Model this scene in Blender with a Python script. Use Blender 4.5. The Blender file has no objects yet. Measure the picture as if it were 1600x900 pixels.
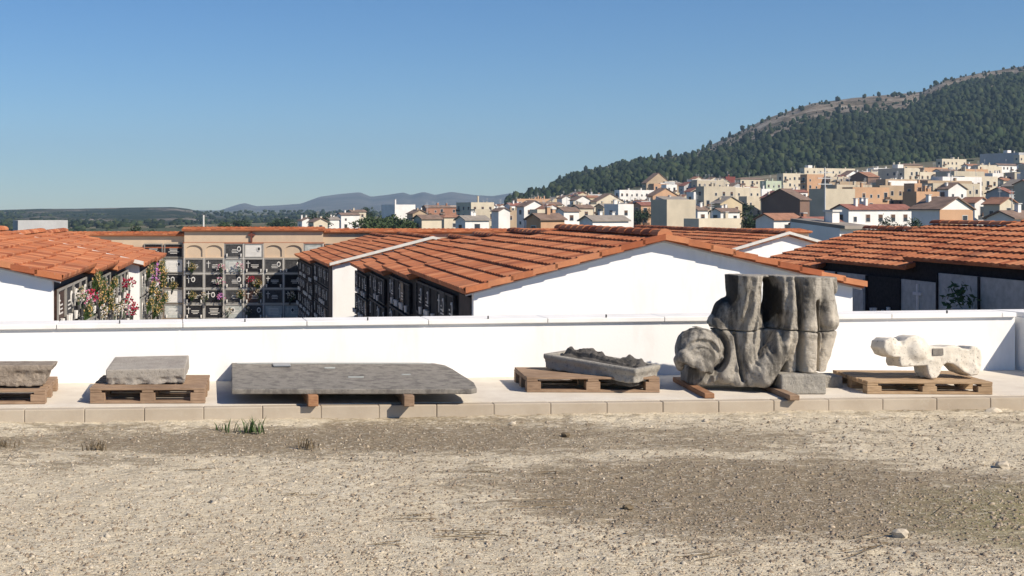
import bpy, math, random
import numpy as np
from math import sin, cos, pi, sqrt, atan2, radians
from mathutils import Vector

random.seed(7)
rng = np.random.default_rng(7)

# ------------------------------------------------------------------ camera, sky, sun, exposure
F, CX, CY, H = 1950.0, 450.0, 325.0, 1.70        # focal length and principal point in photo pixels, eye height
scene = bpy.context.scene
C = scene.collection
cam_d = bpy.data.cameras.new('camera')
cam = bpy.data.objects.new('camera', cam_d)
C.objects.link(cam)
cam.location = (0, 0, H)
cam.rotation_euler = (radians(90), 0, 0)
cam_d.sensor_width = 36
cam_d.lens = 36 * F / 1600
cam_d.shift_x = (800 - CX) / 1600
cam_d.shift_y = -(450 - CY) / 1600
cam_d.clip_start = 0.05
cam_d.clip_end = 40000
scene.camera = cam

SUN = Vector((1.15, -1.0, 1.2)).normalized()       # direction towards the sun
SUN_EL = math.asin(SUN.z)
SUN_AZ = atan2(SUN.x, SUN.y)
w = bpy.data.worlds.new('World')
scene.world = w
w.use_nodes = True
nt = w.node_tree
bg = nt.nodes['Background']
sky = nt.nodes.new('ShaderNodeTexSky')
sky.sky_type = 'NISHITA'
sky.sun_disc = False
sky.sun_elevation = SUN_EL
sky.sun_rotation = SUN_AZ
sky.altitude = 600
sky.air_density = 1.0
sky.dust_density = 0.0
sky.ozone_density = 2.5
hsv = nt.nodes.new('ShaderNodeHueSaturation'); hsv.inputs['Saturation'].default_value = 1.22
tint = nt.nodes.new('ShaderNodeMix'); tint.data_type = 'RGBA'; tint.blend_type = 'MULTIPLY'; tint.inputs[0].default_value = 1; tint.inputs[7].default_value = (.74, .93, 1.15, 1)
nt.links.new(sky.outputs[0], hsv.inputs['Color']); nt.links.new(hsv.outputs[0], tint.inputs[6]); nt.links.new(tint.outputs[2], bg.inputs[0])
bg.inputs[1].default_value = 0.066
sl = bpy.data.lights.new('sun', 'SUN')
sl.energy = 4.8
sl.angle = radians(0.5)
sl.color = (1.0, 0.89, 0.74)
so = bpy.data.objects.new('sun', sl)
C.objects.link(so)
so.rotation_euler = (-SUN).to_track_quat('-Z', 'Y').to_euler()
vs = scene.view_settings
vs.view_transform = 'Standard'
vs.look = 'None'
vs.exposure = 0.38
vs.gamma = 1.0
scene.render.engine = 'CYCLES'
scene.cycles.max_bounces = 6
scene.cycles.volume_bounces = 0

# ------------------------------------------------------------------ helpers
def X(px, Y): return (px - CX) / F * Y
def Z(py, Y): return H - (py - CY) / F * Y

class MB:
    def __init__(s): s.v = []; s.f = []; s.m = []
    def add(s, vs_, fs, mi=0):
        o = len(s.v); s.v.extend([tuple(p) for p in vs_])
        for k, f in enumerate(fs):
            s.f.append(tuple(i + o for i in f)); s.m.append(mi if isinstance(mi, int) else mi[k])
    def frame(s, o, a, b, c, mi=0):
        """box from corner o with edge vectors a,b,c"""
        o, a, b, c = map(Vector, (o, a, b, c))
        P = [o, o+a, o+a+b, o+b, o+c, o+a+c, o+a+b+c, o+b+c]
        s.add(P, [(0,3,2,1), (4,5,6,7), (0,1,5,4), (1,2,6,5), (2,3,7,6), (3,0,4,7)], mi)
    def box(s, cx, cy, cz, sx, sy, sz, yaw=0, mi=0):
        a = Vector((cos(yaw), sin(yaw), 0)); b = Vector((-sin(yaw), cos(yaw), 0))
        o = Vector((cx, cy, cz)) - a*sx/2 - b*sy/2 - Vector((0, 0, sz/2))
        s.frame(o, a*sx, b*sy, (0, 0, sz), mi)
    def prism(s, poly, d, mi=0):
        """closed prism: 3D polygon poly extruded by vector d"""
        n = len(poly); d = Vector(d)
        P = [Vector(p) for p in poly] + [Vector(p) + d for p in poly]
        s.add(P, [tuple(range(n))[::-1], tuple(range(n, 2*n))] + [(i, (i+1) % n, n+(i+1) % n, n+i) for i in range(n)], mi)
    def tube(s, p, q, r0, r1, n=8, mi=0):
        p, q = Vector(p), Vector(q); d = (q-p).normalized()
        u = d.orthogonal().normalized(); v = d.cross(u)
        P = [p + (u*cos(2*pi*i/n) + v*sin(2*pi*i/n))*r0 for i in range(n)] + [q + (u*cos(2*pi*i/n) + v*sin(2*pi*i/n))*r1 for i in range(n)]
        s.add(P, [(i, (i+1) % n, n+(i+1) % n, n+i) for i in range(n)] + [tuple(range(n))[::-1], tuple(range(n, 2*n))], mi)
    def mesh(s, name, mats, origin=(0, 0, 0), smooth=False):
        me = bpy.data.meshes.new(name)
        ox, oy, oz = origin
        me.from_pydata([(x-ox, y-oy, z-oz) for x, y, z in s.v], [], s.f)
        for m in (mats if isinstance(mats, (list, tuple)) else [mats]): me.materials.append(m)
        me.polygons.foreach_set('material_index', s.m)
        if smooth: me.polygons.foreach_set('use_smooth', [True]*len(s.f))
        me.update()
        return me
    def build(s, name, mats, parent=None, smooth=False, origin=None):
        org = tuple(parent.location) if parent else (origin or (0, 0, 0))
        me = s.mesh(name, mats, org, smooth)
        ob = bpy.data.objects.new(name, me); C.objects.link(ob)
        if parent: ob.parent = parent
        elif origin: ob.location = origin
        return ob

def np_mesh(name, V, Fc, mats, mi=None, parent=None, smooth=False, origin=(0, 0, 0)):
    V = np.asarray(V, dtype=np.float32); Fc = np.asarray(Fc, dtype=np.int32)
    k = Fc.shape[1]
    me = bpy.data.meshes.new(name)
    me.vertices.add(len(V)); me.vertices.foreach_set('co', (V - np.array(origin if not parent else parent.location, dtype=np.float32)).ravel())
    me.loops.add(Fc.size); me.loops.foreach_set('vertex_index', Fc.ravel())
    me.polygons.add(len(Fc)); me.polygons.foreach_set('loop_start', np.arange(0, Fc.size, k, dtype=np.int32))
    me.update(calc_edges=True)
    for m in (mats if isinstance(mats, (list, tuple)) else [mats]): me.materials.append(m)
    if mi is not None: me.polygons.foreach_set('material_index', np.asarray(mi, dtype=np.int32))
    if smooth: me.polygons.foreach_set('use_smooth', np.ones(len(Fc), dtype=bool))
    me.validate()
    ob = bpy.data.objects.new(name, me); C.objects.link(ob)
    if parent: ob.parent = parent
    else: ob.location = origin
    return ob

def tag(o, label=None, cat=None, group=None, kind=None):
    if label: o['label'] = label
    if cat: o['category'] = cat
    if group: o['group'] = group
    if kind: o['kind'] = kind
    return o
def root(name, label, cat, loc, group=None):
    o = bpy.data.objects.new(name, None); C.objects.link(o); o.location = loc; o.empty_display_size = .2
    return tag(o, label, cat, group)
def inst(me, name, parent, loc, rz=0, scale=None):
    o = bpy.data.objects.new(name, me); C.objects.link(o); o.parent = parent
    o.location = Vector(loc) - (parent.location if parent else Vector())
    o.rotation_euler = (0, 0, rz)
    if scale: o.scale = scale
    return o

# value noise in numpy
def vnoise(x, y, z=None, seed=0):
    r = np.random.default_rng(seed).random((32, 32, 32)).astype(np.float32)
    if z is None: z = np.zeros_like(x)
    def sp(t):
        i = np.floor(t); f = t - i; return i.astype(int), f*f*(3-2*f)
    xi, xf = sp(x); yi, yf = sp(y); zi, zf = sp(z)
    a, b, c = xi % 32, yi % 32, zi % 32; a1, b1, c1 = (a+1) % 32, (b+1) % 32, (c+1) % 32
    L = lambda p, q, t: p + (q-p)*t
    return L(L(L(r[a, b, c], r[a1, b, c], xf), L(r[a, b1, c], r[a1, b1, c], xf), yf),
             L(L(r[a, b, c1], r[a1, b, c1], xf), L(r[a, b1, c1], r[a1, b1, c1], xf), yf), zf)
def fbm(x, y, z=None, oct=4, seed=0):
    s = 0; amp = .5; t = 0
    for k in range(oct):
        s = s + amp*vnoise(x*2**k, y*2**k, None if z is None else z*2**k, seed+k); t += amp; amp *= .5
    return s/t

# ------------------------------------------------------------------ materials
class Mat:
    def __init__(s, name, rough=.8, spec=.3):
        s.m = bpy.data.materials.new(name); s.m.use_nodes = True
        s.nt = s.m.node_tree; s.N = s.nt.nodes; s.b = s.N['Principled BSDF']
        s.b.inputs['Roughness'].default_value = rough; s.b.inputs['Specular IOR Level'].default_value = spec
        s.tc = s.N.new('ShaderNodeTexCoord'); s.geo = s.N.new('ShaderNodeNewGeometry')
    def lk(s, a, b): s.nt.links.new(a, b)
    def mapping(s, scale=(1, 1, 1), world=True, rot=(0, 0, 0)):
        mp = s.N.new('ShaderNodeMapping'); mp.inputs['Scale'].default_value = scale; mp.inputs['Rotation'].default_value = rot
        s.lk(s.geo.outputs['Position'] if world else s.tc.outputs['Object'], mp.inputs['Vector']); return mp.outputs[0]
    def noise(s, scale, detail=6, rough=.6, vec=None, dist=0):
        n = s.N.new('ShaderNodeTexNoise'); n.inputs['Scale'].default_value = scale; n.inputs['Detail'].default_value = detail
        n.inputs['Roughness'].default_value = rough; n.inputs['Distortion'].default_value = dist
        s.lk(vec if vec is not None else s.geo.outputs['Position'], n.inputs['Vector']); return n.outputs['Fac']
    def ramp(s, fac, stops, interp='LINEAR'):
        r = s.N.new('ShaderNodeValToRGB'); e = r.color_ramp.elements; r.color_ramp.interpolation = interp
        while len(e) < len(stops): e.new(.5)
        for k, (p, c) in enumerate(stops):
            e[k].position = p; e[k].color = (*c, 1) if not isinstance(c, (int, float)) else (c, c, c, 1)
        s.lk(fac, r.inputs[0]); return r.outputs[0]
    def mix(s, fac, a, b, mode='MIX'):
        m = s.N.new('ShaderNodeMix'); m.data_type = 'RGBA'; m.blend_type = mode; m.clamp_factor = True
        for v, i in ((fac, 0), (a, 6), (b, 7)):
            if isinstance(v, (int, float)): m.inputs[i].default_value = v
            elif isinstance(v, tuple): m.inputs[i].default_value = (*v, 1)
            else: s.lk(v, m.inputs[i])
        return m.outputs[2]
    def math(s, op, a, b=0.0):
        m = s.N.new('ShaderNodeMath'); m.operation = op
        for v, i in ((a, 0), (b, 1)):
            if isinstance(v, (int, float)): m.inputs[i].default_value = v
            else: s.lk(v, m.inputs[i])
        return m.outputs[0]
    def color(s, c):
        if isinstance(c, tuple): s.b.inputs['Base Color'].default_value = (*c, 1)
        else: s.lk(c, s.b.inputs['Base Color'])
        return s
    def bump(s, fac, strength=.5, dist=.01):
        b = s.N.new('ShaderNodeBump'); b.inputs['Strength'].default_value = strength; b.inputs['Distance'].default_value = dist
        s.lk(fac, b.inputs['Height']); s.lk(b.outputs[0], s.b.inputs['Normal']); return s

def simple(name, c, var=.12, scale=3.0, rough=.8, bump=0.0, bdist=.01, spec=.3, dirt=None):
    m = Mat(name, rough, spec)
    n = m.noise(scale, 5)
    lo = tuple(max(0, v*(1-var)) for v in c); hi = tuple(min(1, v*(1+var)) for v in c)
    col = m.ramp(n, [(.3, lo), (.7, hi)])
    if dirt:
        n2 = m.noise(scale*.35, 8, .7, m.mapping((1, 1, .35)))
        col = m.mix(m.ramp(n2, [(.5, 0.0), (.75, .6)]), col, dirt)
    m.color(col)
    if bump: m.bump(m.noise(scale*12, 4), bump, bdist)
    return m.m

M = {}
# whitewash: slightly uneven, faint grime streaks
m = Mat('whitewash', .85, .2)
st = m.noise(2.2, 8, .7, m.mapping((1.0, 1.0, .25)))
col = m.mix(m.ramp(st, [(.52, 0.0), (.76, .45)]), (.84, .84, .83), (.60, .58, .54))
m.color(m.mix(m.ramp(m.noise(.7, 3), [(.4, 0.0), (.7, .35)]), col, (.78, .77, .74)))
m.bump(m.noise(35, 5), .25, .004); M['white'] = m.m
M['coping'] = simple('coping_stone', (.82, .81, .79), .05, 4, .8, .2, .004, dirt=(.6, .58, .55))
M['verge_white'] = simple('verge_plaster', (.62, .60, .56), .12, 6, .85, .3, .005)
def tilemat(name, c, dark):
    m = Mat(name, .85, .15)
    col = m.ramp(m.noise(5, 5), [(.3, tuple(v*.85 for v in c)), (.7, tuple(v*1.1 for v in c))])
    col = m.mix(m.ramp(m.noise(1.1, 9, .8), [(.46, 0.0), (.68, .75)]), col, dark)
    col = m.mix(m.ramp(m.noise(17, 6, .8), [(.60, 0.0), (.70, .5)]), col, (.50, .40, .28))
    m.color(col); m.bump(m.noise(40, 4), .3, .004); return m.m
M['tile'] = [tilemat('clay_tile', (.46, .165, .075), (.26, .11, .065)), tilemat('pale_clay_tile', (.54, .225, .11), (.34, .15, .09)),
             tilemat('deep_clay_tile', (.33, .105, .05), (.17, .08, .05)), tilemat('brown_clay_tile', (.42, .16, .08), (.20, .10, .065))]
M['tile_far'] = [simple('far_tile_orange', (.30, .155, .10), .3, .8), simple('far_tile_brown', (.20, .14, .11), .3, .8), simple('far_tile_red', (.24, .105, .08), .3, .8),
                 simple('far_tile_grey', (.26, .23, .20), .2, .8)]
M['cream'] = simple('cream_render', (.55, .43, .31), .08, 1.5, .85, .2, .006, dirt=(.42, .32, .24))
M['pale'] = simple('pale_marble', (.62, .60, .56), .1, 6, .5)
M['grid'] = simple('niche_surround', (.26, .25, .23), .2, 4)
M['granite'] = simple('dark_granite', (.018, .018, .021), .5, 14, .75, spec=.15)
M['granite_grey'] = simple('grey_granite', (.055, .055, .057), .45, 14, .7, spec=.2)
M['granite_brown'] = simple('brown_granite', (.05, .025, .018), .45, 14, .4, spec=.5)
M['marble_grey'] = simple('grey_marble', (.40, .42, .40), .2, 7, .4)
M['ornament'] = simple('pale_ornament', (.68, .66, .62), .1, 9, .5)
M['bronze'] = simple('bronze', (.30, .2, .09), .3, 9, .4)
M['brown_panel'] = simple('brown_panel', (.06, .045, .04), .3, 5)
M['iron_cross'] = simple('painted_iron', (.16, .05, .035), .2, 8, .6)
M['dark'] = simple('dark_glass', (.035, .04, .05), .3, 1, .25, spec=.5)
M['frame'] = simple('window_trim', (.55, .54, .52), .1, 2)
M['shutter'] = simple('brown_shutter', (.12, .07, .045), .3, 2)
M['metal'] = simple('galvanised_metal', (.45, .46, .47), .1, 2, .45, spec=.5)
M['stem'] = simple('green_stem', (.05, .09, .025), .3, 30, .7)
M['leaf'] = simple('tree_leaf', (.055, .085, .03), .45, .6, .7)
M['leaf_dark'] = simple('dark_tree_leaf', (.032, .055, .024), .45, .5, .7)
M['bark'] = simple('bark', (.12, .09, .06), .3, 8, .9, .5, .02)
FLC = {'pink': (.52, .17, .27), 'red': (.36, .015, .035), 'white': (.62, .58, .53), 'lilac': (.5, .2, .55), 'yellow': (.50, .34, .12), 'straw': (.36, .28, .17), 'crimson': (.30, .01, .06), 'peach': (.42, .25, .17)}
for k, c in FLC.items(): M['fl_'+k] = simple(k+'_petal', c, .25, 40, .7)

# pallet wood
def wood(name, a, b):
    m = Mat(name, .85, .2)
    g = m.noise(9, 6, .65, m.mapping((1, 14, 14), world=False))
    g2 = m.noise(2.5, 5, .6)
    col = m.ramp(g, [(.3, a), (.7, b)])
    m.color(m.mix(m.ramp(g2, [(.45, 0.0), (.75, .6)]), col, tuple(v*.5 for v in a)))
    m.bump(g, .4, .004); return m.m
M['wood'] = wood('pallet_wood', (.26, .17, .10), (.52, .38, .24))
M['wood_grey'] = wood('weathered_pallet_wood', (.20, .13, .085), (.40, .28, .19))
M['wood_end'] = wood('beam_wood', (.22, .10, .055), (.42, .24, .13))

def stone(name, base, dark, pale, scale=5, bump=.8, stain=(.5, .72), bdist=.02):
    m = Mat(name, .92, .15)
    v = m.mapping((1, 1, 1), world=False)
    n1 = m.noise(scale, 8, .65, v); n2 = m.noise(scale*.6, 8, .7, m.mapping((1.6, 1.6, .55), world=False)); n3 = m.noise(scale*9, 5, .7, v)
    col = m.ramp(n1, [(.3, tuple(x*.85 for x in base)), (.7, tuple(min(1, x*1.12) for x in base))])
    col = m.mix(m.ramp(n2, [(stain[0], 0.0), (stain[1], .85)]), col, dark)
    col = m.mix(m.ramp(m.noise(scale*1.7, 6, .7, v), [(.58, 0.0), (.72, .6)]), col, pale)
    col = m.mix(m.ramp(n3, [(.34, .75), (.43, 0.0)]), col, tuple(x*.35 for x in base))
    m.color(col)
    m.bump(m.math('ADD', m.math('MULTIPLY', n3, .4), m.noise(scale*3, 8, .75, v)), bump, bdist)
    return m.m
M['statue'] = stone('weathered_carved_limestone', (.36, .335, .29), (.12, .115, .105), (.55, .5, .42), 4, .7, (.42, .68), .02)
def statue_mat():
    mt = stone('weathered_carved_limestone', (.40, .37, .32), (.085, .08, .072), (.60, .55, .47), 4.5, 1.0, (.46, .57), .03)
    nt_ = mt.node_tree; N_ = nt_.nodes; b_ = N_['Principled BSDF']; src = b_.inputs['Base Color'].links[0].from_socket
    tc_ = N_.new('ShaderNodeTexCoord'); se = N_.new('ShaderNodeSeparateXYZ'); nt_.links.new(tc_.outputs['Object'], se.inputs[0])
    nz_ = N_.new('ShaderNodeTexNoise'); nz_.inputs['Scale'].default_value = 5; nz_.inputs['Detail'].default_value = 7; nt_.links.new(tc_.outputs['Object'], nz_.inputs['Vector'])
    def mth(op, a, b=0.0):
        q = N_.new('ShaderNodeMath'); q.operation = op; q.use_clamp = False
        for v, i in ((a, 0), (b, 1)):
            if isinstance(v, (int, float)): q.inputs[i].default_value = v
            else: nt_.links.new(v, q.inputs[i])
        return q.outputs[0]
    # the two right-hand drums below the joint are of paler, less weathered stone
    f = mth('MINIMUM', mth('MULTIPLY', mth('SUBTRACT', se.outputs[0], .20), 12.0), mth('MULTIPLY', mth('SUBTRACT', .62, se.outputs[2]), 6.0))
    f = mth('ADD', f, mth('MULTIPLY', mth('SUBTRACT', nz_.outputs['Fac'], .44), 5.0))
    cl = N_.new('ShaderNodeClamp'); nt_.links.new(f, cl.inputs[0])
    mx = N_.new('ShaderNodeMix'); mx.data_type = 'RGBA'; nt_.links.new(mth('MULTIPLY', cl.outputs[0], .85), mx.inputs[0]); nt_.links.new(src, mx.inputs[6]); mx.inputs[7].default_value = (.62, .56, .47, 1)
    # painted shade: near-black patches in the hollows and down the left flank
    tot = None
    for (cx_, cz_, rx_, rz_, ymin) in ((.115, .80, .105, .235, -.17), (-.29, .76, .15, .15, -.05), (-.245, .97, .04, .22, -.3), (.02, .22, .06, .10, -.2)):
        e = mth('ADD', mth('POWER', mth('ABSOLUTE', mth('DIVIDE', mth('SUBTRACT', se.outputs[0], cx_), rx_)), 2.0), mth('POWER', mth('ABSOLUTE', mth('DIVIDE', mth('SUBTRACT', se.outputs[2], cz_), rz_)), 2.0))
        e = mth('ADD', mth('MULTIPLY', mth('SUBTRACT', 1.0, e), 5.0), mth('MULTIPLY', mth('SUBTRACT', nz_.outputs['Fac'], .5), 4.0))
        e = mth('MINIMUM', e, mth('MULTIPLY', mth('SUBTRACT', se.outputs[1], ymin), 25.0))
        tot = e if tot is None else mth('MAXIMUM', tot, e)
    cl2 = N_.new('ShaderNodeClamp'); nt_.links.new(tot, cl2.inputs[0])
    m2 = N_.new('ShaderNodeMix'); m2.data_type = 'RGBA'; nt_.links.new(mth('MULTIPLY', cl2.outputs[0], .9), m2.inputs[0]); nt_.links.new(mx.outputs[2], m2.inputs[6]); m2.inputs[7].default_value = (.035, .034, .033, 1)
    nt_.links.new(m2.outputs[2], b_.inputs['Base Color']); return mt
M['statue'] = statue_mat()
M['animal'] = stone('pale_carved_limestone', (.70, .65, .56), (.48, .42, .33), (.78, .74, .66), 5, .6, (.55, .8), .012)
M['trough'] = stone('rough_grey_limestone', (.36, .34, .30), (.17, .16, .15), (.5, .46, .4), 6, 1.0, (.5, .75), .02)
M['block'] = stone('grey_brown_ashlar', (.36, .33, .29), (.24, .21, .19), (.46, .42, .37), 6, .8, (.5, .75), .012)
M['rough'] = stone('rough_hewn_limestone', (.38, .32, .26), (.20, .16, .13), (.52, .46, .38), 9, 1.0, (.5, .7), .03)
M['slab'] = stone('dark_weathered_slab', (.27, .25, .22), (.13, .12, .11), (.42, .39, .33), 9, 1.0, (.46, .62), .012)
M['rubble'] = stone('dark_rubble', (.15, .14, .13), (.07, .065, .06), (.26, .24, .21), 12, 1.0, (.4, .65), .03)
M['plate'] = simple('zinc_plate', (.22, .235, .25), .1, 9, .4, spec=.5)

# kerb and walkway
m = Mat('walkway_concrete', .9, .2)
n = m.noise(3, 8, .65)
col = m.ramp(n, [(.3, (.58, .52, .44)), (.7, (.70, .65, .56))])
col = m.mix(m.ramp(m.noise(14, 6, .8), [(.62, 0.0), (.72, .6)]), col, (.33, .28, .22))
m.color(m.mix(m.ramp(m.noise(60, 3, .8), [(.66, 0.0), (.74, .8)]), col, (.25, .22, .18)))
m.bump(m.noise(70, 6, .7), .4, .006); M['walk'] = m.m
m = Mat('kerb_concrete', .9, .2)
n = m.noise(2.1, 6, .6)
col = m.ramp(n, [(.3, (.37, .31, .24)), (.7, (.47, .41, .33))])
m.color(m.mix(m.ramp(m.noise(9, 8, .8), [(.55, 0.0), (.75, .5)]), col, (.52, .48, .4)))
m.bump(m.noise(90, 5, .7), .4, .004); M['kerb'] = m.m

# yard: packed pale grit with dark dried-mud patches, a green bloom at the right
m = Mat('packed_gravel', .95, .1)
pos = m.geo.outputs['Position']
def wmap(sc): return m.mapping(sc)
big = m.noise(.55, 6, .62, wmap((.55, 1.4, 1)), .4)
med = m.noise(2.9, 10, .78, wmap((.7, 1.7, 1)), .5)
fine = m.noise(30, 4, .6, m.mapping((.8, 1.3, 1)), .8)
grit = m.noise(120, 4, .8)
sep = m.N.new('ShaderNodeSeparateXYZ'); m.lk(pos, sep.inputs[0])
def blob(cx, cy, rx, ry):
    a = m.math('DIVIDE', m.math('SUBTRACT', sep.outputs[0], cx), rx); b = m.math('DIVIDE', m.math('SUBTRACT', sep.outputs[1], cy), ry)
    d = m.math('ADD', m.math('MULTIPLY', a, a), m.math('MULTIPLY', b, b))
    return m.math('MAXIMUM', m.math('SUBTRACT', 1.0, d), 0.0)
dk = m.math('ADD', blob(3.0, 8.0, 2.4, 1.25), m.math('MULTIPLY', blob(0.6, 9.9, 5.0, .75), .7))
dk = m.math('ADD', dk, m.math('MULTIPLY', blob(5.2, 7.6, 1.9, 1.2), .55))
pat = m.math('ADD', m.math('SUBTRACT', m.math('MULTIPLY', dk, .25), m.math('MULTIPLY', blob(-.6, 7.3, 3.0, 2.0), .12)), m.math('ADD', m.math('MULTIPLY', big, .45), m.math('MULTIPLY', med, .80)))
col = m.ramp(m.noise(1.7, 7, .7), [(.3, (.53, .455, .33)), (.7, (.66, .585, .44))])
col = m.mix(m.ramp(pat, [(.635, 0.0), (.69, .66), (.79, .92)]), col, (.22, .175, .115))
gn = m.math('MULTIPLY', blob(4.9, 7.2, 1.8, 1.5), m.noise(3.5, 6, .7))
col = m.mix(m.ramp(gn, [(.15, 0.0), (.5, .7)]), col, (.27, .25, .12))
col = m.mix(m.ramp(fine, [(.52, 0.0), (.66, .5)]), col, (.76, .70, .60))
col = m.mix(m.ramp(fine, [(.34, .75), (.44, 0.0)]), col, (.25, .20, .145))
col = m.mix(m.ramp(grit, [(.34, .5), (.42, 0.0)]), col, (.16, .13, .095))
m.color(col)
m.bump(m.math('ADD', m.math('MULTIPLY', grit, .2), m.math('ADD', m.math('MULTIPLY', fine, 1.1), med)), .75, .03)
M['yard'] = m.m
M['pebble'] = [simple('pale_grit', (.48, .42, .33), .3, 25, .9), simple('tan_grit', (.37, .305, .225), .3, 25, .9), simple('brown_clods', (.24, .19, .14), .3, 25, .9)]
M['straw'] = simple('dry_stalks', (.17, .13, .08), .3, 20, .9)

# land
m = Mat('valley_soil', .95, .1)
col = m.ramp(m.noise(.004, 8, .7), [(.4, (.05, .07, .035)), (.55, (.16, .14, .09)), (.7, (.28, .24, .17))])
m.color(col); M['land'] = m.m
m = Mat('hillside', .95, .1)
n = m.noise(.012, 10, .72)
sepz = m.N.new('ShaderNodeSeparateXYZ'); m.lk(m.geo.outputs['Position'], sepz.inputs[0])
rock = m.ramp(m.noise(.04, 10, .8), [(.38, (.075, .07, .045)), (.5, (.24, .19, .14)), (.62, (.46, .41, .35))])
scrub = m.ramp(m.noise(.08, 8, .8), [(.35, (.012, .02, .01)), (.6, (.03, .04, .02)), (.75, (.07, .07, .045))])
m.color(m.mix(m.ramp(n, [(.36, 0.0), (.48, 1.0)]), scrub, rock))
m.bump(m.noise(.06, 10, .8), 1.0, 6.0); M['hill'] = m.m
m = Mat('wooded_far_hills', .95, .1)
n = m.noise(.006, 10, .75, m.mapping((1, .4, 2)))
m.color(m.ramp(n, [(.35, (.02, .032, .018)), (.50, (.04, .055, .03)), (.56, (.15, .13, .10)), (.64, (.42, .37, .31))]))
m.bump(m.noise(.03, 8, .8), 1.0, 12.0); M['farhill'] = m.m
m = Mat('distant_mountains', .95, .1)
m.color(m.ramp(m.noise(.002, 10, .7), [(.35, (.09, .09, .08)), (.7, (.24, .22, .2))]))
m.bump(m.noise(.004, 10, .75), 1.0, 60.0); M['mount'] = m.m
WALLC = {'white': (.76, .74, .71), 'cream': (.60, .53, .41), 'beige': (.50, .44, .34), 'orange': (.50, .31, .19), 'red': (.20, .06, .05), 'green': (.46, .52, .40),
         'grey': (.45, .45, .45), 'tan': (.42, .32, .22), 'brick': (.34, .17, .11), 'ochre': (.55, .45, .30), 'brown': (.20, .13, .10)}
for k, c in WALLC.items(): M['w_'+k] = simple(k+'_render_wall', c, .1, .35, .9, dirt=tuple(v*.7 for v in c))

# ------------------------------------------------------------------ implicit surfaces for the carved stones
def surface_nets(Fv, org, h):
    nx, ny, nz = Fv.shape
    ins = Fv < 0
    cell = np.zeros((nx-1, ny-1, nz-1), int); pos = np.zeros((nx-1, ny-1, nz-1, 3)); cnt = np.zeros((nx-1, ny-1, nz-1))
    sl_ = lambda a, d: a[d[0]:nx-1+d[0], d[1]:ny-1+d[1], d[2]:nz-1+d[2]]
    corners = [(i, j, k) for i in (0, 1) for j in (0, 1) for k in (0, 1)]
    for a in corners:
        for ax in range(3):
            if a[ax]: continue
            b = list(a); b[ax] = 1; b = tuple(b)
            fa, fb = sl_(Fv, a), sl_(Fv, b); cr = (fa < 0) != (fb < 0)
            t = np.where(cr, fa/(fa-fb+1e-12), 0)
            for q in range(3): pos[..., q] += np.where(cr, a[q] + (t if q == ax else 0), 0)
            cnt += cr
    act = cnt > 0; idx = -np.ones(act.shape, int); idx[act] = np.arange(act.sum())
    ijk = np.argwhere(act)
    V = (ijk + pos[act]/cnt[act][:, None])*h + np.array(org)
    Q = []
    for ax in range(3):
        o1, o2 = [(1, 2), (2, 0), (0, 1)][ax]
        s0 = [slice(1, n-1) for n in Fv.shape]; s1 = list(s0)
        s0[ax] = slice(0, Fv.shape[ax]-1); s1[ax] = slice(1, Fv.shape[ax])
        A, B = ins[tuple(s0)], ins[tuple(s1)]
        for fl, cond in ((0, A & ~B), (1, ~A & B)):
            e = np.argwhere(cond)
            for q in range(3):
                if q != ax: e[:, q] += 1
            def c(d1, d2):
                g = e.copy(); g[:, o1] += d1; g[:, o2] += d2; return idx[g[:, 0], g[:, 1], g[:, 2]]
            q = np.stack([c(-1, -1), c(0, -1), c(0, 0), c(-1, 0)], 1)
            Q.append(q if fl == 0 else q[:, ::-1])
    Q = np.concatenate(Q); Q = Q[(Q >= 0).all(1)]
    return V, Q
def grid(lo, hi, h):
    ax = [np.arange(l, u+h, h) for l, u in zip(lo, hi)]
    return np.meshgrid(*ax, indexing='ij')
def smin(a, b, k):
    hh = np.clip(.5+.5*(b-a)/k, 0, 1); return b+(a-b)*hh-k*hh*(1-hh)
def smax(a, b, k): return -smin(-a, -b, k)
def cone(x, y, z, a, b, ra, rb, sq=(1, 1, 1)):
    """tapered capsule; sq stretches the metric"""
    a = np.array(a, float); b = np.array(b, float); s = np.array(sq, float)
    px_, py_, pz_ = (x-a[0])/s[0], (y-a[1])/s[1], (z-a[2])/s[2]; d = (b-a)/s
    t = np.clip((px_*d[0]+py_*d[1]+pz_*d[2])/(d@d+1e-9), 0, 1)
    return (np.sqrt((px_-t*d[0])**2+(py_-t*d[1])**2+(pz_-t*d[2])**2) - (ra+(rb-ra)*t))*min(sq)
def sbox(x, y, z, c, hs, r=0):
    q = [np.abs(v-cc)-hh+r for v, cc, hh in zip((x, y, z), c, hs)]
    return np.sqrt(sum(np.maximum(v, 0)**2 for v in q)) + np.minimum(np.maximum(np.maximum(q[0], q[1]), q[2]), 0) - r
def poly2d(x, z, P):
    d = np.full(x.shape, 1e9); s = np.ones(x.shape)
    n = len(P)
    for i in range(n):
        ax_, az = P[i]; bx, bz = P[i-1]
        ex, ez = bx-ax_, bz-az; wx, wz = x-ax_, z-az
        t = np.clip((wx*ex+wz*ez)/(ex*ex+ez*ez), 0, 1)
        d = np.minimum(d, (wx-ex*t)**2+(wz-ez*t)**2)
        c1, c2, c3 = z >= az, z < bz, ex*wz > ez*wx
        s = np.where((c1 & c2 & c3) | (~c1 & ~c2 & ~c3), -s, s)
    return s*np.sqrt(d)

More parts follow.
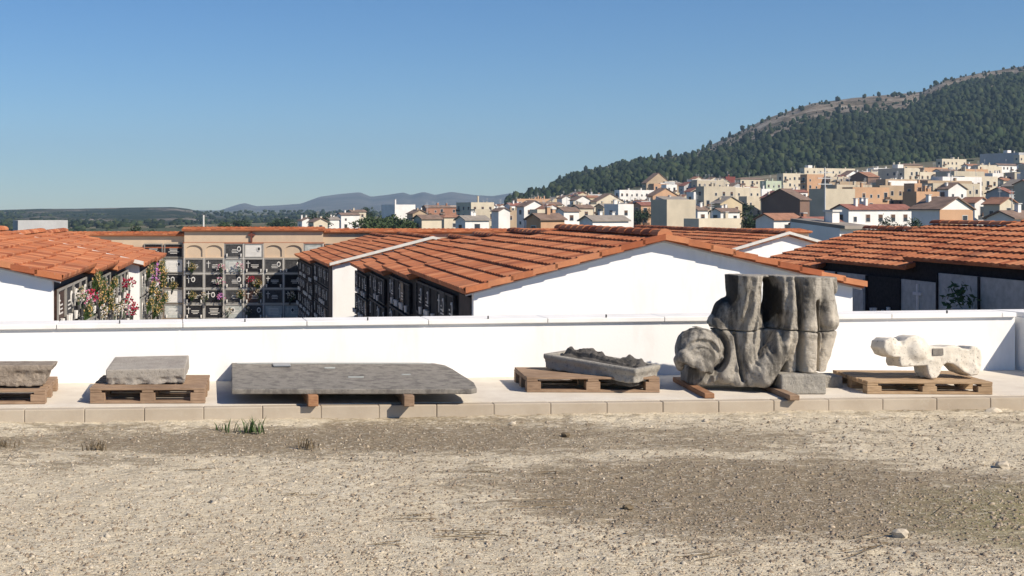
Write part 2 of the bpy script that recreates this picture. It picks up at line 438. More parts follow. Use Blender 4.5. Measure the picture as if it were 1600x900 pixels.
# ------------------------------------------------------------------ ground: yard, kerb, walkway
KA, KB = Vector((-2.43, 10.52, 0)), Vector((6.63, 11.24, 0))
kd = (KB-KA).normalized(); kn = Vector((-kd.y, kd.x, 0))          # along the kerb, and away from the camera
WA, WB = Vector((-2.78, 12.05, 0)), Vector((7.63, 13.10, 0))
wd = (WB-WA).normalized(); wn = Vector((-wd.y, wd.x, 0))
ZG = -.13
xs = np.concatenate([np.linspace(-60, -4, 12), np.arange(-3.9, 8.2, .021), np.linspace(8.5, 60, 12)])
ys = np.concatenate([np.linspace(-40, 5, 10), np.arange(5.2, 11.6, .021)])
gx, gy = np.meshgrid(xs, ys, indexing='ij')
# the far rows follow the kerb line
t = np.clip((gy-5)/(11.6-5), 0, 1)
ky = KA.y + (gx-KA.x)*kd.y/kd.x + .04
gy2 = np.where(gy > 5, 5 + t*(ky-5), gy)
gz = ZG + .030*(fbm(gx*1.1, gy2*1.1, seed=3)-.5) + .022*(fbm(gx*9, gy2*9, seed=9, oct=3)-.5) - .030*np.clip(.42-vnoise(gx*17, gy2*17, seed=14), 0, 1)*np.clip(fbm(gx*1.6, gy2*2.2, seed=15)*3-1.0, .1, 1)
gz = np.where(gy2 > ky-.25, gz + .028*np.clip((gy2-ky+.35)/.35, 0, 1), gz)
gz = np.where((gx < -4) | (gx > 8.3) | (gy < 5), ZG, gz)
n0, n1 = gx.shape
ii = np.arange(n0*n1).reshape(n0, n1)
Fq = np.stack([ii[:-1, :-1].ravel(), ii[1:, :-1].ravel(), ii[1:, 1:].ravel(), ii[:-1, 1:].ravel()], 1)
yard = np_mesh('ground', np.stack([gx.ravel(), gy2.ravel(), gz.ravel()], 1), Fq, M['yard'], smooth=True)
tag(yard, kind='structure')

kb = MB()
for i in range(-14, 70):
    L = .50
    a = KA + kd*(i*.504 - .30)
    j = random.uniform(-.003, .003)
    o = a + kn*j
    kb.frame(o + Vector((0, 0, -.35)), kd*(L+.0015), kn*.10, (0, 0, .345 + random.uniform(-.002, .002)))
kerb = kb.build('kerb', M['kerb']); tag(kerb, kind='structure')
bv = kerb.modifiers.new('b', 'BEVEL'); bv.width = .008; bv.segments = 2; bv.limit_method = 'ANGLE'
wk = MB()
a, b = KA - kd*8 + kn*.104, KB + kd*30 + kn*.104
c, d = WB + wd*30 + wn*.05, WA - wd*8 + wn*.05
wk.prism([a+Vector((0, 0, -.3)), b+Vector((0, 0, -.3)), c+Vector((0, 0, -.3)), d+Vector((0, 0, -.3))], (0, 0, .3))
tag(wk.build('pavement', M['walk']), kind='structure')

# parapet wall
RET = Vector((.28, -1, 0)).normalized()
par = root('parapet_wall', 'long low whitewashed parapet wall behind the row of carved stones', 'wall', (WA.x, WA.y, 0))
b_ = MB()
hz = lambda p: .525 + .003*(p.x+2.8)
A0, A1 = WA - wd*8, WB
b_.prism([A0, A1, A1+Vector((0, 0, hz(A1))), A0+Vector((0, 0, hz(A0)))], wn*.30)
b_.prism([A0+wn*.02+Vector((0,0,-3.5)), A1+wn*.02+Vector((0,0,-3.5)), A1+wn*.02, A0+wn*.02], wn*.28)
b_.build('wall_body', M['white'], par)
b_ = MB()
p = A0.copy(); Lp = 1.22
tot = (A1-A0).length; k = 0; s_ = 0
while s_ < tot:
    L = min(Lp, tot-s_)
    p = A0 + wd*s_
    o = p - wn*.035 + Vector((0, 0, hz(p)+.001))
    b_.frame(o, wd*(L-.006) + Vector((0, 0, .003*L)), wn*.40, (0, 0, .048)); s_ += Lp
cp = b_.build('coping', M['coping'], par)
bv = cp.modifiers.new('b', 'BEVEL'); bv.width = .006; bv.segments = 2
b_ = MB()
s_ = .6
while s_ < tot:                     # little drainage lugs in the coping joints
    p = A0 + wd*s_; b_.frame(p - wn*.036 + Vector((0, 0, hz(p)+.05)), wd*.012, wn*.012, (0, 0, .03)); s_ += 1.22
b_.build('joint_pin', M['granite_grey'], par)
# return wall
ret = root('return_wall', 'short whitewashed wall turning towards the camera at the right end of the parapet', 'wall', (WB.x, WB.y, 0))
b_ = MB(); R0 = WB + wd*.002; rn = Vector((-RET.y, RET.x, 0))
o = R0 + wn*.30; Lr = 9
b_.prism([o, o+RET*Lr, o+RET*Lr+wd*.3, o+wd*.3], (0, 0, .556)); b_.build('wall_body', M['white'], ret)
b_ = MB(); o2 = o - wd*.035 + wn*.065 + wd*.04 + Vector((0, 0, .558))
b_.frame(o2 , RET*Lr, wd*.40, (0, 0, .048)); b_.build('coping', M['coping'], ret)

# cemetery floor
fl = MB(); fl.prism([(-70, 12.6, -3.6), (90, 14.6, -3.6), (90, 62, -3.6), (-70, 62, -3.6)], (0, 0, .15)); 
tag(fl.build('pavement', M['walk']), kind='structure')

# ------------------------------------------------------------------ clay tile roofs
def tile_slope(mb, P0, ld, L, ud, run, rise, e=.36, per=.21, amp=.010):
    """P0 eave front corner; ld unit along the eave; ud unit horizontal up-slope direction"""
    ld = Vector(ld); up = Vector((ud[0]*run, ud[1]*run, rise)); sl_len = up.length; up = up/sl_len
    nrm = ld.cross(up).normalized(); nrm = nrm if nrm.z > 0 else -nrm
    n = max(1, int(round(sl_len/e))); e = sl_len/n
    m_ = int(L/per*4); 
    for i in range(n):
        js = random.uniform(-.012, .012)
        s0, s1 = i*e - .03 + js, (i+1)*e + .02
        rows = []
        V = []; Fs = []; mi = []
        cm = 0
        for j in range(m_+1):
            u = L*j/m_; ph = (u/per) % 1
            wv = amp*(.5+.5*cos(2*pi*ph))*2
            b0 = P0 + ld*u + up*s0; b1 = P0 + ld*u + up*s1
            V += [b0 + nrm*.002, b0 + nrm*(.050+wv+js*.5), b1 + nrm*(.012+wv)]
        for j in range(m_):
            if j % 4 == 0: cm = random.choice((0, 0, 0, 1, 1, 2, 3))
            a_ = j*3; b = a_+3
            Fs += [(a_, b, b+1, a_+1), (a_+1, b+1, b+2, a_+2)]; mi += [cm, cm]
        mb.add(V, Fs, mi)
    # underside boards
    q = [P0 - up*.02, P0 + ld*L - up*.02, P0 + ld*L + up*sl_len, P0 + up*sl_len]
    mb.prism([v - nrm*.035 for v in q], nrm*.033, 0)
    return up, nrm, n, e, sl_len

def verge(mb, P0, ud, run, rise, out, e=.36, t=.10, hgt=.085):
    up = Vector((ud[0]*run, ud[1]*run, rise)); Ls = up.length; up /= Ls
    nz_ = Vector((0, 0, 1)); n = max(1, int(round(Ls/e))); e = Ls/n
    for i in range(n):
        o = P0 + up*(i*e-.03) + nz_*(.05-hgt+.012) + Vector(out)*-.02
        mb.frame(o, (up*(e+.04) - nz_*.022), Vector(out)*t, nz_*hgt, random.choice((0, 0, 1, 1, 2)))

def ridge_tiles(mb, P0, ld, L, r=.10):
    ld = Vector(ld); side = Vector((-ld.y, ld.x, 0)); n = max(1, int(L/.40)); e = L/n
    for i in range(n):
        V = []; a0 = P0 + ld*(i*e-.02); a1 = P0 + ld*((i+1)*e+.02)
        for k in range(7):
            an = pi*k/6
            V.append(a0 + side*cos(an)*r*1.15 + Vector((0, 0, sin(an)*r*1.0-.02)))
            V.append(a1 + side*cos(an)*r + Vector((0, 0, sin(an)*r*.85-.02)))
        mb.add(V, [(2*k, 2*k+2, 2*k+3, 2*k+1) for k in range(6)] + [(0, 2, 4, 6, 8, 10, 12)], random.choice((0, 1, 2)))

# ------------------------------------------------------------------ niche plaques
def plaque_mesh(w_, h_, slabm, orn, seed, fr=None):
    r = random.Random(seed)
    mb = MB()      # local: x along the wall, -y outward, z up from the bottom
    mb.frame((-w_/2, -.02, 0), (w_, 0, 0), (0, .04, 0), (0, 0, h_), 1)                     # slab
    fw = .035
    for o, a, c in (((-w_/2, -.045, 0), (w_, 0, 0), (0, 0, fw)), ((-w_/2, -.045, h_-fw), (w_, 0, 0), (0, 0, fw)),
                    ((-w_/2, -.045, fw+.001), (fw, 0, 0), (0, 0, h_-2*fw-.002)), ((w_/2-fw, -.045, fw+.001), (fw, 0, 0), (0, 0, h_-2*fw-.002))):
        mb.frame(o, a, (0, .024, 0), c, 0)
    def cross(x, z, s):
        mb.frame((x-.012*s, -.04, z), (.024*s, 0, 0), (0, .018, 0), (0, 0, .30*s), 2)
        mb.frame((x-.085*s, -.041, z+.19*s), (.17*s, 0, 0), (0, .016, 0), (0, 0, .024*s), 2)
    def oval(x, z, a, b):
        P = [(x+a*cos(2*pi*k/14), -.045, z+b*sin(2*pi*k/14)) for k in range(14)]; mb.prism(P, (0, .02, 0), 2)
        P = [(x+a*.62*cos(2*pi*k/12), -.052, z+b*.62*sin(2*pi*k/12)) for k in range(12)]; mb.prism(P, (0, .005, 0), 3)
    def lines(x, z, wd_, n):
        for k in range(n):
            ww = wd_*r.uniform(.6, 1); mb.frame((x-ww/2, -.026, z-k*.062), (ww, 0, 0), (0, .005, 0), (0, 0, .022), 2)
    def vase(x):
        mb.tube((x, -.09, fw), (x, -.09, fw+.13), .026, .04, 7, 2)
    if 'c' in orn: cross(-w_*.30, h_*.36, 1.0)
    if 'o' in orn: oval(w_*r.choice((.28, -.05)), h_*.62, .085, .115)
    if 'l' in orn: lines(w_*.06, h_*.55, w_*.42, 3)
    if 'v' in orn: vase(-w_*.38); vase(w_*.38)
    if 'b' in orn: lines(0, h_*.70, w_*.62, 5)
    return mb.mesh('niche_plaque', [fr or M['grid'], slabm, M['ornament'], M['granite_grey']])
def arch_mesh(w_, h_):
    mb = MB(); n = 12; a = w_*.42; zs = h_*.52; z0 = .06
    arc = [(-a, z0)] + [(-a*cos(pi*k/n), zs + (h_*.34)*sin(pi*k/n)) for k in range(n+1)] + [(a, z0)]
    outer = []
    for (x, z) in arc:
        if z <= z0+1e-6: outer.append((-w_/2 if x < 0 else w_/2, 0))
        else:
            t_ = max(abs(x)/(w_/2), 1e-6); s2 = min(1/t_, (h_-zs)/max(z-zs, 1e-6)) if z > zs+1e-6 else 1/t_
            outer.append((x*s2, zs+(z-zs)*s2))
    N = len(arc)
    V = [(x, -.03, z) for x, z in arc] + [(x, -.03, z) for x, z in outer] + [(x, .13, z) for x, z in arc]
    Fs = [(k, k+1, N+k+1, N+k) for k in range(N-1)] + [(0, N, 2*N-1, N-1)] + [(k, 2*N+k, 2*N+k+1, k+1) for k in range(N-1)] + [(0, N-1, 3*N-1, 2*N)] + [tuple(range(2*N, 3*N))]
    # corner fillers where the outline turns the two top corners
    mb.add(V, Fs, 0)
    for sgn in (-1, 1):
        cand = [k for k in range(N-1) if (abs(abs(outer[k][0])-w_/2) < 1e-4) != (abs(abs(outer[k+1][0])-w_/2) < 1e-4) and outer[k][0]*sgn > -1e-6 and outer[k][1] > zs]
        for k in cand[:1]: mb.add([(outer[k][0], -.03, outer[k][1]), (outer[k+1][0], -.03, outer[k+1][1]), (sgn*w_/2, -.03, h_)], [(0, 1, 2)], 0)
    return mb.mesh('niche_arch', [M['cream']])
NW, NH = .80, .60
PLQ = {}
specs = [('granite', 'co'), ('granite', 'ol'), ('granite', 'clv'), ('granite_grey', 'cl'), ('granite_grey', 'olv'), ('marble_grey', 'bv'), ('pale', 'cl'), ('granite_brown', 'clv'), ('pale', 'bo'), ('granite', 'b'), ('granite_grey', 'ov'), ('marble_grey', 'clo')]
for k, (s_, o_) in enumerate(specs): PLQ[k] = plaque_mesh(NW, NH, M[s_], o_, k)
PLD = {k: plaque_mesh(NW, NH, M[s_], o_, k+50, M['granite_grey']) for k, (s_, o_) in enumerate([('granite', 'co'), ('granite', 'ol'), ('granite', 'clv'), ('granite_grey', 'clo'), ('granite', 'olv'), ('granite', 'c'), ('granite_brown', 'clv'), ('granite', 'v')])}  # plaque set for shaded faces, shade put into the darker frames and slabs
ARCH = arch_mesh(.86, .66)
DARKSET = [0, 1, 2, 3, 4, 5, 6, 7]
def plaques(parent, start, dirv, rz, ncol, rows, z0, kinds, pitch=.86, rp=.66):
    start = Vector(start); dirv = Vector(dirv)
    for i in range(ncol):
        for j in range(rows):
            me = (PLD if kinds is DARKSET else PLQ)[random.choice(kinds)]
            p = start + dirv*(pitch*(i+.5)); inst(me, 'niche_plaque', parent, (p.x, p.y, z0 + j*rp), rz)

# ------------------------------------------------------------------ flower bouquets
def bouquet_mesh(name, cols, r=.17, n=46, seed=0, straggly=False):
    q = random.Random(seed); mb = MB()
    for k in range(n):
        th, ph = q.uniform(0, 2*pi), q.uniform(-.4, 1.35)
        d = Vector((cos(th)*cos(ph), sin(th)*cos(ph)*.6-.25, sin(ph)*1.15)); R = r*q.uniform(.55, 1.1)
        p = d*R + Vector((0, -.12, .12)); s = q.uniform(.016, .032)
        if straggly: mb.tube((0, -.08, -.02), p*1.3, .005, .004, 3, 0)
        u = Vector((q.uniform(-1, 1), q.uniform(-1, 1), q.uniform(-1, 1))).normalized(); v = u.orthogonal().normalized(); w2 = u.cross(v)
        pts = [p+u*s, p-u*s, p+v*s, p-v*s, p+w2*s, p-w2*s]
        mb.add(pts, [(0, 2, 4), (2, 1, 4), (1, 3, 4), (3, 0, 4), (2, 0, 5), (1, 2, 5), (3, 1, 5), (0, 3, 5)], q.randint(1, len(cols)) if q.random() > .22 else 0)
    for k in range(6):
        an = q.uniform(0, 2*pi); mb.tube((0, -.08, -.12), Vector((cos(an)*r*.6, -.12+sin(an)*r*.3, .14)), .006, .004, 3, 0)
    mb.tube((0, -.08, -.2), (0, -.08, -.06), .028, .045, 8, len(cols)+1)
    return mb.mesh(name, [M['stem']] + [M['fl_'+c] for c in cols] + [M['granite_grey']])

# ------------------------------------------------------------------ niche blocks
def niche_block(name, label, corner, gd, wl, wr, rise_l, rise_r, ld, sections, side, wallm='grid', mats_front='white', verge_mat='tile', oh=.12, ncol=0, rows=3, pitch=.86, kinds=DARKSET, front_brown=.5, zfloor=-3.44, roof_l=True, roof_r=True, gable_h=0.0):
    """corner = left foot of the gable wall (x, y); gd along the gable; ld away from the camera; sections=[(length, eave height)]"""
    P = Vector((corner[0], corner[1], 0)); gd = Vector((*gd, 0)).normalized(); ld = Vector((*ld, 0)).normalized()
    rt = root(name, label, 'niche block', (P.x, P.y, zfloor), 'tile-roofed niche blocks of the cemetery')
    W = wl+wr; t0 = 0
    for si, (L, ze) in enumerate(sections):
        o = P + ld*t0
        z_r = ze + rise_l - (0 if True else 0)
        zr_e = z_r - rise_r
        body = MB()
        poly = [o + Vector((0, 0, zfloor)), o + gd*W + Vector((0, 0, zfloor)), o + gd*W + Vector((0, 0, zr_e)), o + gd*wl + Vector((0, 0, z_r)), o + Vector((0, 0, ze))]
        if si == 0:
            fw = MB(); fw.prism([q - Vector((0, 0, .0)) for q in poly], ld*.14)
            fw.build('gable_wall', M[mats_front], rt)
            o1 = o + ld*.142; LL = L-.144
        else: o1 = o; LL = L-.002
        off = o1-o; ins_l = gd*.06
        poly2 = [q+off + (ins_l if k in (0, 4) else (-ins_l if k in (1, 2) else Vector())) - (Vector((0, 0, .02)) if k >= 2 else Vector()) for k, q in enumerate(poly)]
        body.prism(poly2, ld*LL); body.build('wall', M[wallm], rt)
        # roofs
        zu = Vector((0, 0, 1))
        rs = MB()
        sgl = rise_l/wl; sgr = rise_r/wr
        fo = -.10 if si == 0 else -.02       # the verge runs past the gable
        e0 = o + ld*fo - gd*oh + zu*(ze - oh*sgl + .03)
        if roof_l:
            up, nrm, n, e, sln = tile_slope(rs, e0, ld, L-fo+.02, gd, wl+oh, rise_l+oh*sgl)
            verge(rs, e0 + zu*.02, gd, wl+oh, rise_l+oh*sgl, -ld, e)
        e1 = o + ld*fo + gd*(W+oh) + zu*(zr_e - oh*sgr + .03)
        if roof_r:
            up, nrm, n, e, sln = tile_slope(rs, e1, ld, L-fo+.02, -gd, wr+oh, rise_r+oh*sgr)
            verge(rs, e1 + zu*.02, -gd, wr+oh, rise_r+oh*sgr, -ld, e)
        ridge_tiles(rs, o + ld*fo + gd*wl + zu*(z_r+.09), ld, L-fo)
        rs.build('tiled_roof', M['tile'], rt)
        if si == 0:
            vt = MB()
            for (b0, udr, rn_, rz_, sg) in ((e0, gd, wl+oh, rise_l+oh*sgl, 1), (e1, -gd, wr+oh, rise_r+oh*sgr, -1)):
                up = Vector((udr.x*rn_, udr.y*rn_, rz_))
                vt.frame(b0 + ld*(-.105 if verge_mat == 'white' else .045) + zu*(-.062 if verge_mat != 'white' else .015), up, ld*(.075 if verge_mat == 'white' else .055), zu*(.034 if verge_mat != 'white' else .085))
            vt.build('verge_trim', M['verge_white'] if verge_mat == 'white' else M['verge_white'], rt)
        # niche plaques on one long face
        for sd in side:
            nc = int((LL-.1)/pitch)
            zt = (ze if sd == 'L' else zr_e) - .12
            if sd == 'L' and si == 0 and wallm == 'granite':
                q_ = o1 - gd*.02; bp = MB(); bp.frame(q_ + Vector((0, 0, zfloor)), ld*.95, gd*.02, Vector((0, 0, ze-.1-zfloor))); bp.build('end_panel', M['brown_panel'], rt); nc -= 1
            if sd == 'L': st = o1 + ld*(LL - .05) + gd*.03; dv = -ld; rz = atan2(-ld.y, -ld.x)
            else: st = o1 + gd*(W-.012) + ld*((LL-nc*pitch)/2); dv = ld; rz = atan2(ld.y, ld.x)
            plaques(rt, st, dv, rz, nc, rows, zt - rows*.66, kinds, pitch)
        t0 += L
    return rt, P, gd, ld

GD = (.989, .146)
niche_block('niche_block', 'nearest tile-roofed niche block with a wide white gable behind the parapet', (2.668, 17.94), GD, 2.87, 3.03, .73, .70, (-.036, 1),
            [(6.0, .50), (4.4, .36), (4.4, .20), (4.2, .04)], 'L', rows=3, wallm='granite')  # near-black wall colour stands in for the deep shade on the left side
niche_block('niche_block', 'low tile-roofed niche block beyond the nearest gable, with a white pillar-like end', (1.407, 39.25), GD, 3.2, 3.2, .80, .78, (-.07, 1),
            [(6.5, -.12), (7.5, -.30)], 'L', verge_mat='white', rows=4, wallm='granite')  # wall colour darkened likewise to carry the left side's shade
niche_block('niche_block', 'tile-roofed niche block at the left edge, its lit side hung with flowers', (-3.4-5.9*.989, 18.0-5.9*.146), GD, 3.0, 2.9, .72, .70, (-.036, 1),
            [(4.0, .66), (4.0, .54), (3.9, .40)], 'R', rows=4, kinds=[0, 1, 2, 3, 4, 7, 10, 11, 6], wallm='granite_grey')
niche_block('niche_block', 'farther tile-roofed niche block on the left, behind a thin white end pillar', (-3.58-5.9*.989, 30.0-5.9*.146), GD, 3.0, 2.9, .70, .68, (-.036, 1),
            [(4.0, .30), (4.2, .24)], 'R', verge_mat='white', rows=5, kinds=[0, 1, 2, 3, 4, 7, 10, 11, 6], wallm='granite_grey')
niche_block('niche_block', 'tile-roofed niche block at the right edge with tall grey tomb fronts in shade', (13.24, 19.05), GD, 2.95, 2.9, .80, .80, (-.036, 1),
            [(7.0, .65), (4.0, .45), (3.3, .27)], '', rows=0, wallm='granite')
niche_block('niche_block', 'far niche block showing only a small white gable between two tiled roofs', (12.73, 38.6), GD, 2.9, 2.9, .80, .78, (-.05, 1),
            [(7.0, .04), (7.4, .02)], 'L', verge_mat='white', rows=2)

# tall family tomb fronts on the left face of the right-hand block
rb = [o for o in C.objects if o.type == 'EMPTY' and 'right edge with tall' in o.get('label', '')][0]
def tomb_panel(w_, h_, mat, deco):
    mb = MB()
    mb.frame((-w_/2, -.03, 0), (w_, 0, 0), (0, .05, 0), (0, 0, h_), 0)
    if deco == 'cross':
        mb.frame((-.03, -.06, h_*.70), (.06, 0, 0), (0, .03, 0), (0, 0, .55), 2); mb.frame((-.16, -.062, h_*.70+.32), (.32, 0, 0), (0, .032, 0), (0, 0, .06), 2)
    if deco == 'two':
        for x in (-w_*.24, w_*.24): mb.frame((x-w_*.21, -.05, .06), (w_*.42, 0, 0), (0, .02, 0), (0, 0, h_-.14), 3)
    if deco == 'relief':
        for k in range(7):
            x = -w_*.3 + w_*.1*k; mb.tube((x, -.05, h_*.5), (x+random.uniform(-.08, .08), -.05, h_*.5+random.uniform(.15, .42)), .035, .05, 6, 2)
    if deco == 'lines':
        for k in range(5): mb.frame((-w_*.3, -.036, h_*.75-k*.12), (w_*random.uniform(.35, .6), 0, 0), (0, .006, 0), (0, 0, .035), 2)
    mb.frame((-w_/2-.05, -.06, 0), (.048, 0, 0), (0, .08, 0), (0, 0, h_), 1)
    return mb.mesh('tomb_front', [mat, M['granite'], M['ornament'], M['marble_grey']])
ldv = Vector((-.036, 1, 0)).normalized(); base = Vector((13.24, 19.05, 0))
kk = [('granite', 'lines'), ('granite', 'lines'), ('marble_grey', ''), ('marble_grey', 'lines'), ('marble_grey', 'cross'), ('granite', 'relief'), ('marble_grey', 'two'), ('marble_grey', 'two')]
for i, (mt, dc) in enumerate(kk):
    p = base + ldv*(1.0 + i*1.42)
    inst(tomb_panel(1.34, 2.25 if p.y < 25.5 else 2.05, M[mt], dc), 'tomb_front', rb, (p.x+.02, p.y, -1.85), atan2(-1, .036))

# back columbarium: long cream facade with tiled capping
YB = 54.0
bk = root('columbarium', 'long cream columbarium at the back with raised centre, cross and rows of niches', 'niche building', (X(400, YB), YB, -3.44))
def wing(x0, x1, y, ztop, front_off=0):
    b = MB(); yy = y + front_off
    b.prism([(x0, yy, -3.44), (x1, yy, -3.44), (x1, yy, ztop), (x0, yy, ztop)], (0, 2.8, 0)); b.build('wall', M['cream'], bk)
    c_ = MB(); c_.frame((x0-.05, yy-.10, ztop-.02), (x1-x0+.1, 0, 0), (0, .12, 0), (0, 0, .05)); c_.frame((x0-.05, yy-.06, ztop-.54), (x1-x0+.1, 0, 0), (0, .08, 0), (0, 0, .05))
    c_.build('cornice', M['tile'][2], bk)
    t_ = MB(); tile_slope(t_, Vector((x0-.1, yy-.14, ztop+.04)), (1, 0, 0), x1-x0+.2, (0, 1), 1.5, .10)
    t_.build('tiled_roof', M['tile'], bk)
xl, xr = X(288, YB), X(505, YB)
wing(xl, xr, YB, Z(361, YB))
wing(X(60, YB), xl-.002, YB, Z(368.5, YB), .25)
wing(xr+.002, X(1268, YB), YB, Z(364, YB), .3)
b = MB(); cxx = X(393, YB)
b.frame((cxx-.04, YB-.09, Z(378, YB)), (.08, 0, 0), (0, .07, 0), (0, 0, .46)); b.frame((cxx-.15, YB-.092, Z(378, YB)+.27), (.3, 0, 0), (0, .07, 0), (0, 0, .075))
b.build('cross', M['iron_cross'], bk)
ztop = Z(379.5, YB)
grid_ = MB()
for i in range(8):
    x = xl + (xr-xl)*i/7; grid_.frame((x-.02, YB-.06, ztop-5*.66), (.04, 0, 0), (0, .06, 0), (0, 0, 5*.66))
for j in range(6): grid_.frame((xl, YB-.055, ztop-j*.66-.018), (xr-xl, 0, 0), (0, .055, 0), (0, 0, .036))
grid_.build('niche_grid', M['pale'], bk)
cw = (xr-xl)/7
Bmap = [['A', 'A', 4, 8, 'A', 'A', 5], [3, 3, 5, 2, 4, 10, 9], [0, 1, 4, 7, 2, 1, 0], [2, 0, 4, 7, 3, 0, 2], [2, 9, 11, 10, 5, 11, 0]]
for j, row in enumerate(Bmap):
    for i, q in enumerate(row):
        me = ARCH if q == 'A' else PLQ[q]
        inst(me, 'niche_arch' if q == 'A' else 'niche_plaque', bk, (xl + cw*(i+.5), YB-(.035 if q == 'A' else .03), ztop-(j+1)*.66 + (0 if q == 'A' else .03)), 0)
for j in range(5):     # column left and right of the centre
    for (xx, n_) in ((xl-.48, 1), (xl-1.36, 1), (xr+.5, 1), (xr+1.36, 1)):
        inst(PLQ[[9, 8, 0, 6, 5][j] if xx < 0 else random.choice((0, 1, 2, 7, 9))], 'niche_plaque', bk, (xx, YB+.22, ztop-(j+1)*.66+.02), 0)

# flowers on the lit niches
FL = [('pink', ['pink', 'white'], 'pink and white'), ('red', ['red', 'crimson'], 'deep red'), ('straw', ['straw', 'yellow'], 'faded straw-coloured'), ('lilac', ['lilac', 'pink'], 'lilac'), ('peach', ['peach', 'yellow'], 'peach and yellow'), ('white', ['white', 'straw'], 'white')]
BM = {k: [bouquet_mesh('flower_bouquet', c, seed=i*3+s, straggly=(k in ('straw', 'peach'))) for s in range(2)] for i, (k, c, _) in enumerate(FL)}
FLN = {k: n for k, _, n in FL}
def bouquet(k, p, rz, where, grp, sc=1.0):
    o = bpy.data.objects.new('flower_bouquet', random.choice(BM[k])); C.objects.link(o)
    o.location = p; o.rotation_euler = (0, random.uniform(-.25, .25), rz); o.scale = (sc,)*3
    tag(o, FLN[k] + ' flowers in a vase ' + where, 'flowers', grp)
Lp = Vector((-3.4, 18.0, 0)); rzL = atan2(1, -.036)
for (px, py, k) in [(118, 468, 'pink'), (126, 474, 'pink'), (112, 462, 'white'), (131, 466, 'red'), (140, 448, 'straw'), (150, 452, 'peach'), (158, 460, 'straw'), (146, 470, 'peach'), (166, 445, 'straw'), (184, 446, 'red'), (195, 443, 'red'),
                    (190, 470, 'crim'), (178, 482, 'white'), (186, 486, 'pink'), (197, 490, 'red'), (170, 490, 'white'), (136, 440, 'straw'), (160, 478, 'straw'), (122, 490, 'straw'), (150, 492, 'white'), (200, 482, 'red')]:
    kx = (px-CX)/F; tt = (Lp.x - kx*Lp.y)/(kx+.036); Y = Lp.y+tt
    k = 'red' if k == 'crim' else k
    bouquet(k, (Lp.x-.036*tt+.03, Y, Z(py, Y)-.1), rzL, 'on the lit niches under the left-edge roof', 'flowers on the left-edge niche block', .85)
Lq = Vector((-3.58, 30.0, 0))
for (px, py, k) in [(222, 428, 'straw'), (231, 440, 'lilac'), (232, 425, 'lilac'), (240, 422, 'straw'), (226, 455, 'straw'), (236, 468, 'peach'), (244, 445, 'straw'), (222, 480, 'straw'), (240, 484, 'peach'), (246, 470, 'straw'), (232, 490, 'straw'), (244, 430, 'peach')]:
    kx = (px-CX)/F; tt = (Lq.x - kx*Lq.y)/(kx+.036); Y = Lq.y+tt
    bouquet(k, (Lq.x-.036*tt+.03, Y, Z(py, Y)-.1), rzL, 'on the niches beyond the thin white pillar', 'flowers beyond the white pillar', 1.1)
for (px, py, k) in [(300, 420, 'straw'), (346, 420, 'pink'), (374, 418, 'pink'), (345, 442, 'pink'), (347, 466, 'lilac'), (378, 462, 'peach'), (402, 445, 'straw'), (404, 462, 'white'), (300, 464, 'straw'), (320, 466, 'white'), (392, 440, 'red'), (270, 448, 'straw'), (356, 488, 'white'), (388, 487, 'white'), (454, 464, 'white')]:
    bouquet(k, (X(px, YB), YB-.05, Z(py, YB)-.1), 0, 'on the niche grid of the cream columbarium', 'flowers on the columbarium', 1.15)
# dark plant and pot before the grey tomb
ft = root('potted_plant', 'dark leafy potted plant with pale label in front of the grey tombs', 'plant', (12.7, 23.6, -.42))
b = MB(); b.tube((12.7, 23.6, -.42), (12.7, 23.6, -.2), .12, .16, 12); b.build('pot', M['ornament'], ft)
b = MB()
for k in range(120):
    an = random.uniform(0, 2*pi); ph = random.uniform(-.1, 1.4); R = random.uniform(.1, .36)
    p = Vector((12.7+cos(an)*cos(ph)*R, 23.6+sin(an)*cos(ph)*R, -.15+sin(ph)*R*1.3)); u = Vector((random.uniform(-1, 1), random.uniform(-1, 1), random.uniform(-1, 1))).normalized()*.07; v = u.orthogonal().normalized()*.03
    b.add([p-u, p+v, p+u, p-v], [(0, 1, 2, 3)])
b.build('foliage', M['stem'], ft)
b = MB(); b.box(12.85, 23.5, -.47, .9, .9, .08); pl = b.build('stone_ledge', M['grid'], ft)

# tall thin mast behind the columbarium
ms = MB(); ms.tube((X(318, 60), 60, -4), (X(318, 60), 60, Z(336, 60)), .06, .04, 8)
tag(ms.build('flag_pole', M['ornament']), 'thin pale bare mast standing behind the columbarium', 'pole')

# ------------------------------------------------------------------ pallets and beams
def pallet(name, label, P, yaw, w_, d_, h_, wmat, tilt=(0, 0), group='wooden pallets under the stones'):
    """P front-left bottom corner; +x right, +y away"""
    rt = root(name, label, 'pallet', tuple(P), group)
    rt.rotation_euler = (tilt[0], tilt[1], yaw)
    def part(nm, boxes):
        mb = MB()
        for (x0, y0, z0, sx, sy, sz) in boxes: mb.frame((x0, y0, z0), (sx, 0, 0), (0, sy, 0), (0, 0, sz))
        me = mb.mesh(nm, wmat); o = bpy.data.objects.new(nm, me); C.objects.link(o); o.parent = rt
        bv = o.modifiers.new('b', 'BEVEL'); bv.width = .003; bv.segments = 1
        return o
    bt = .02; bh = h_-4*bt+.012
    bh = h_ - 3*bt - .004
    nb = 7; bw = .095; gap = (d_-nb*bw)/(nb-1)
    top = [(random.uniform(-.006, .006), k*(bw+gap), h_-bt, w_, bw, bt) for k in range(nb)]
    part('deck_boards', top)
    part('cross_boards', [(x, 0, h_-2*bt-.001, .10, d_, bt) for x in (0, w_/2-.05, w_-.10)])
    for x in (0, w_/2-.065, w_-.13):
        for y in (0, d_/2-.05, d_-.10): part('block', [(x, y, bt+.001, .13, .10, h_-3*bt-.004)])
    for y in (0, d_/2-.05, d_-.10): part('bottom_board', [(0, y, 0, w_, .10, bt)])
    return rt
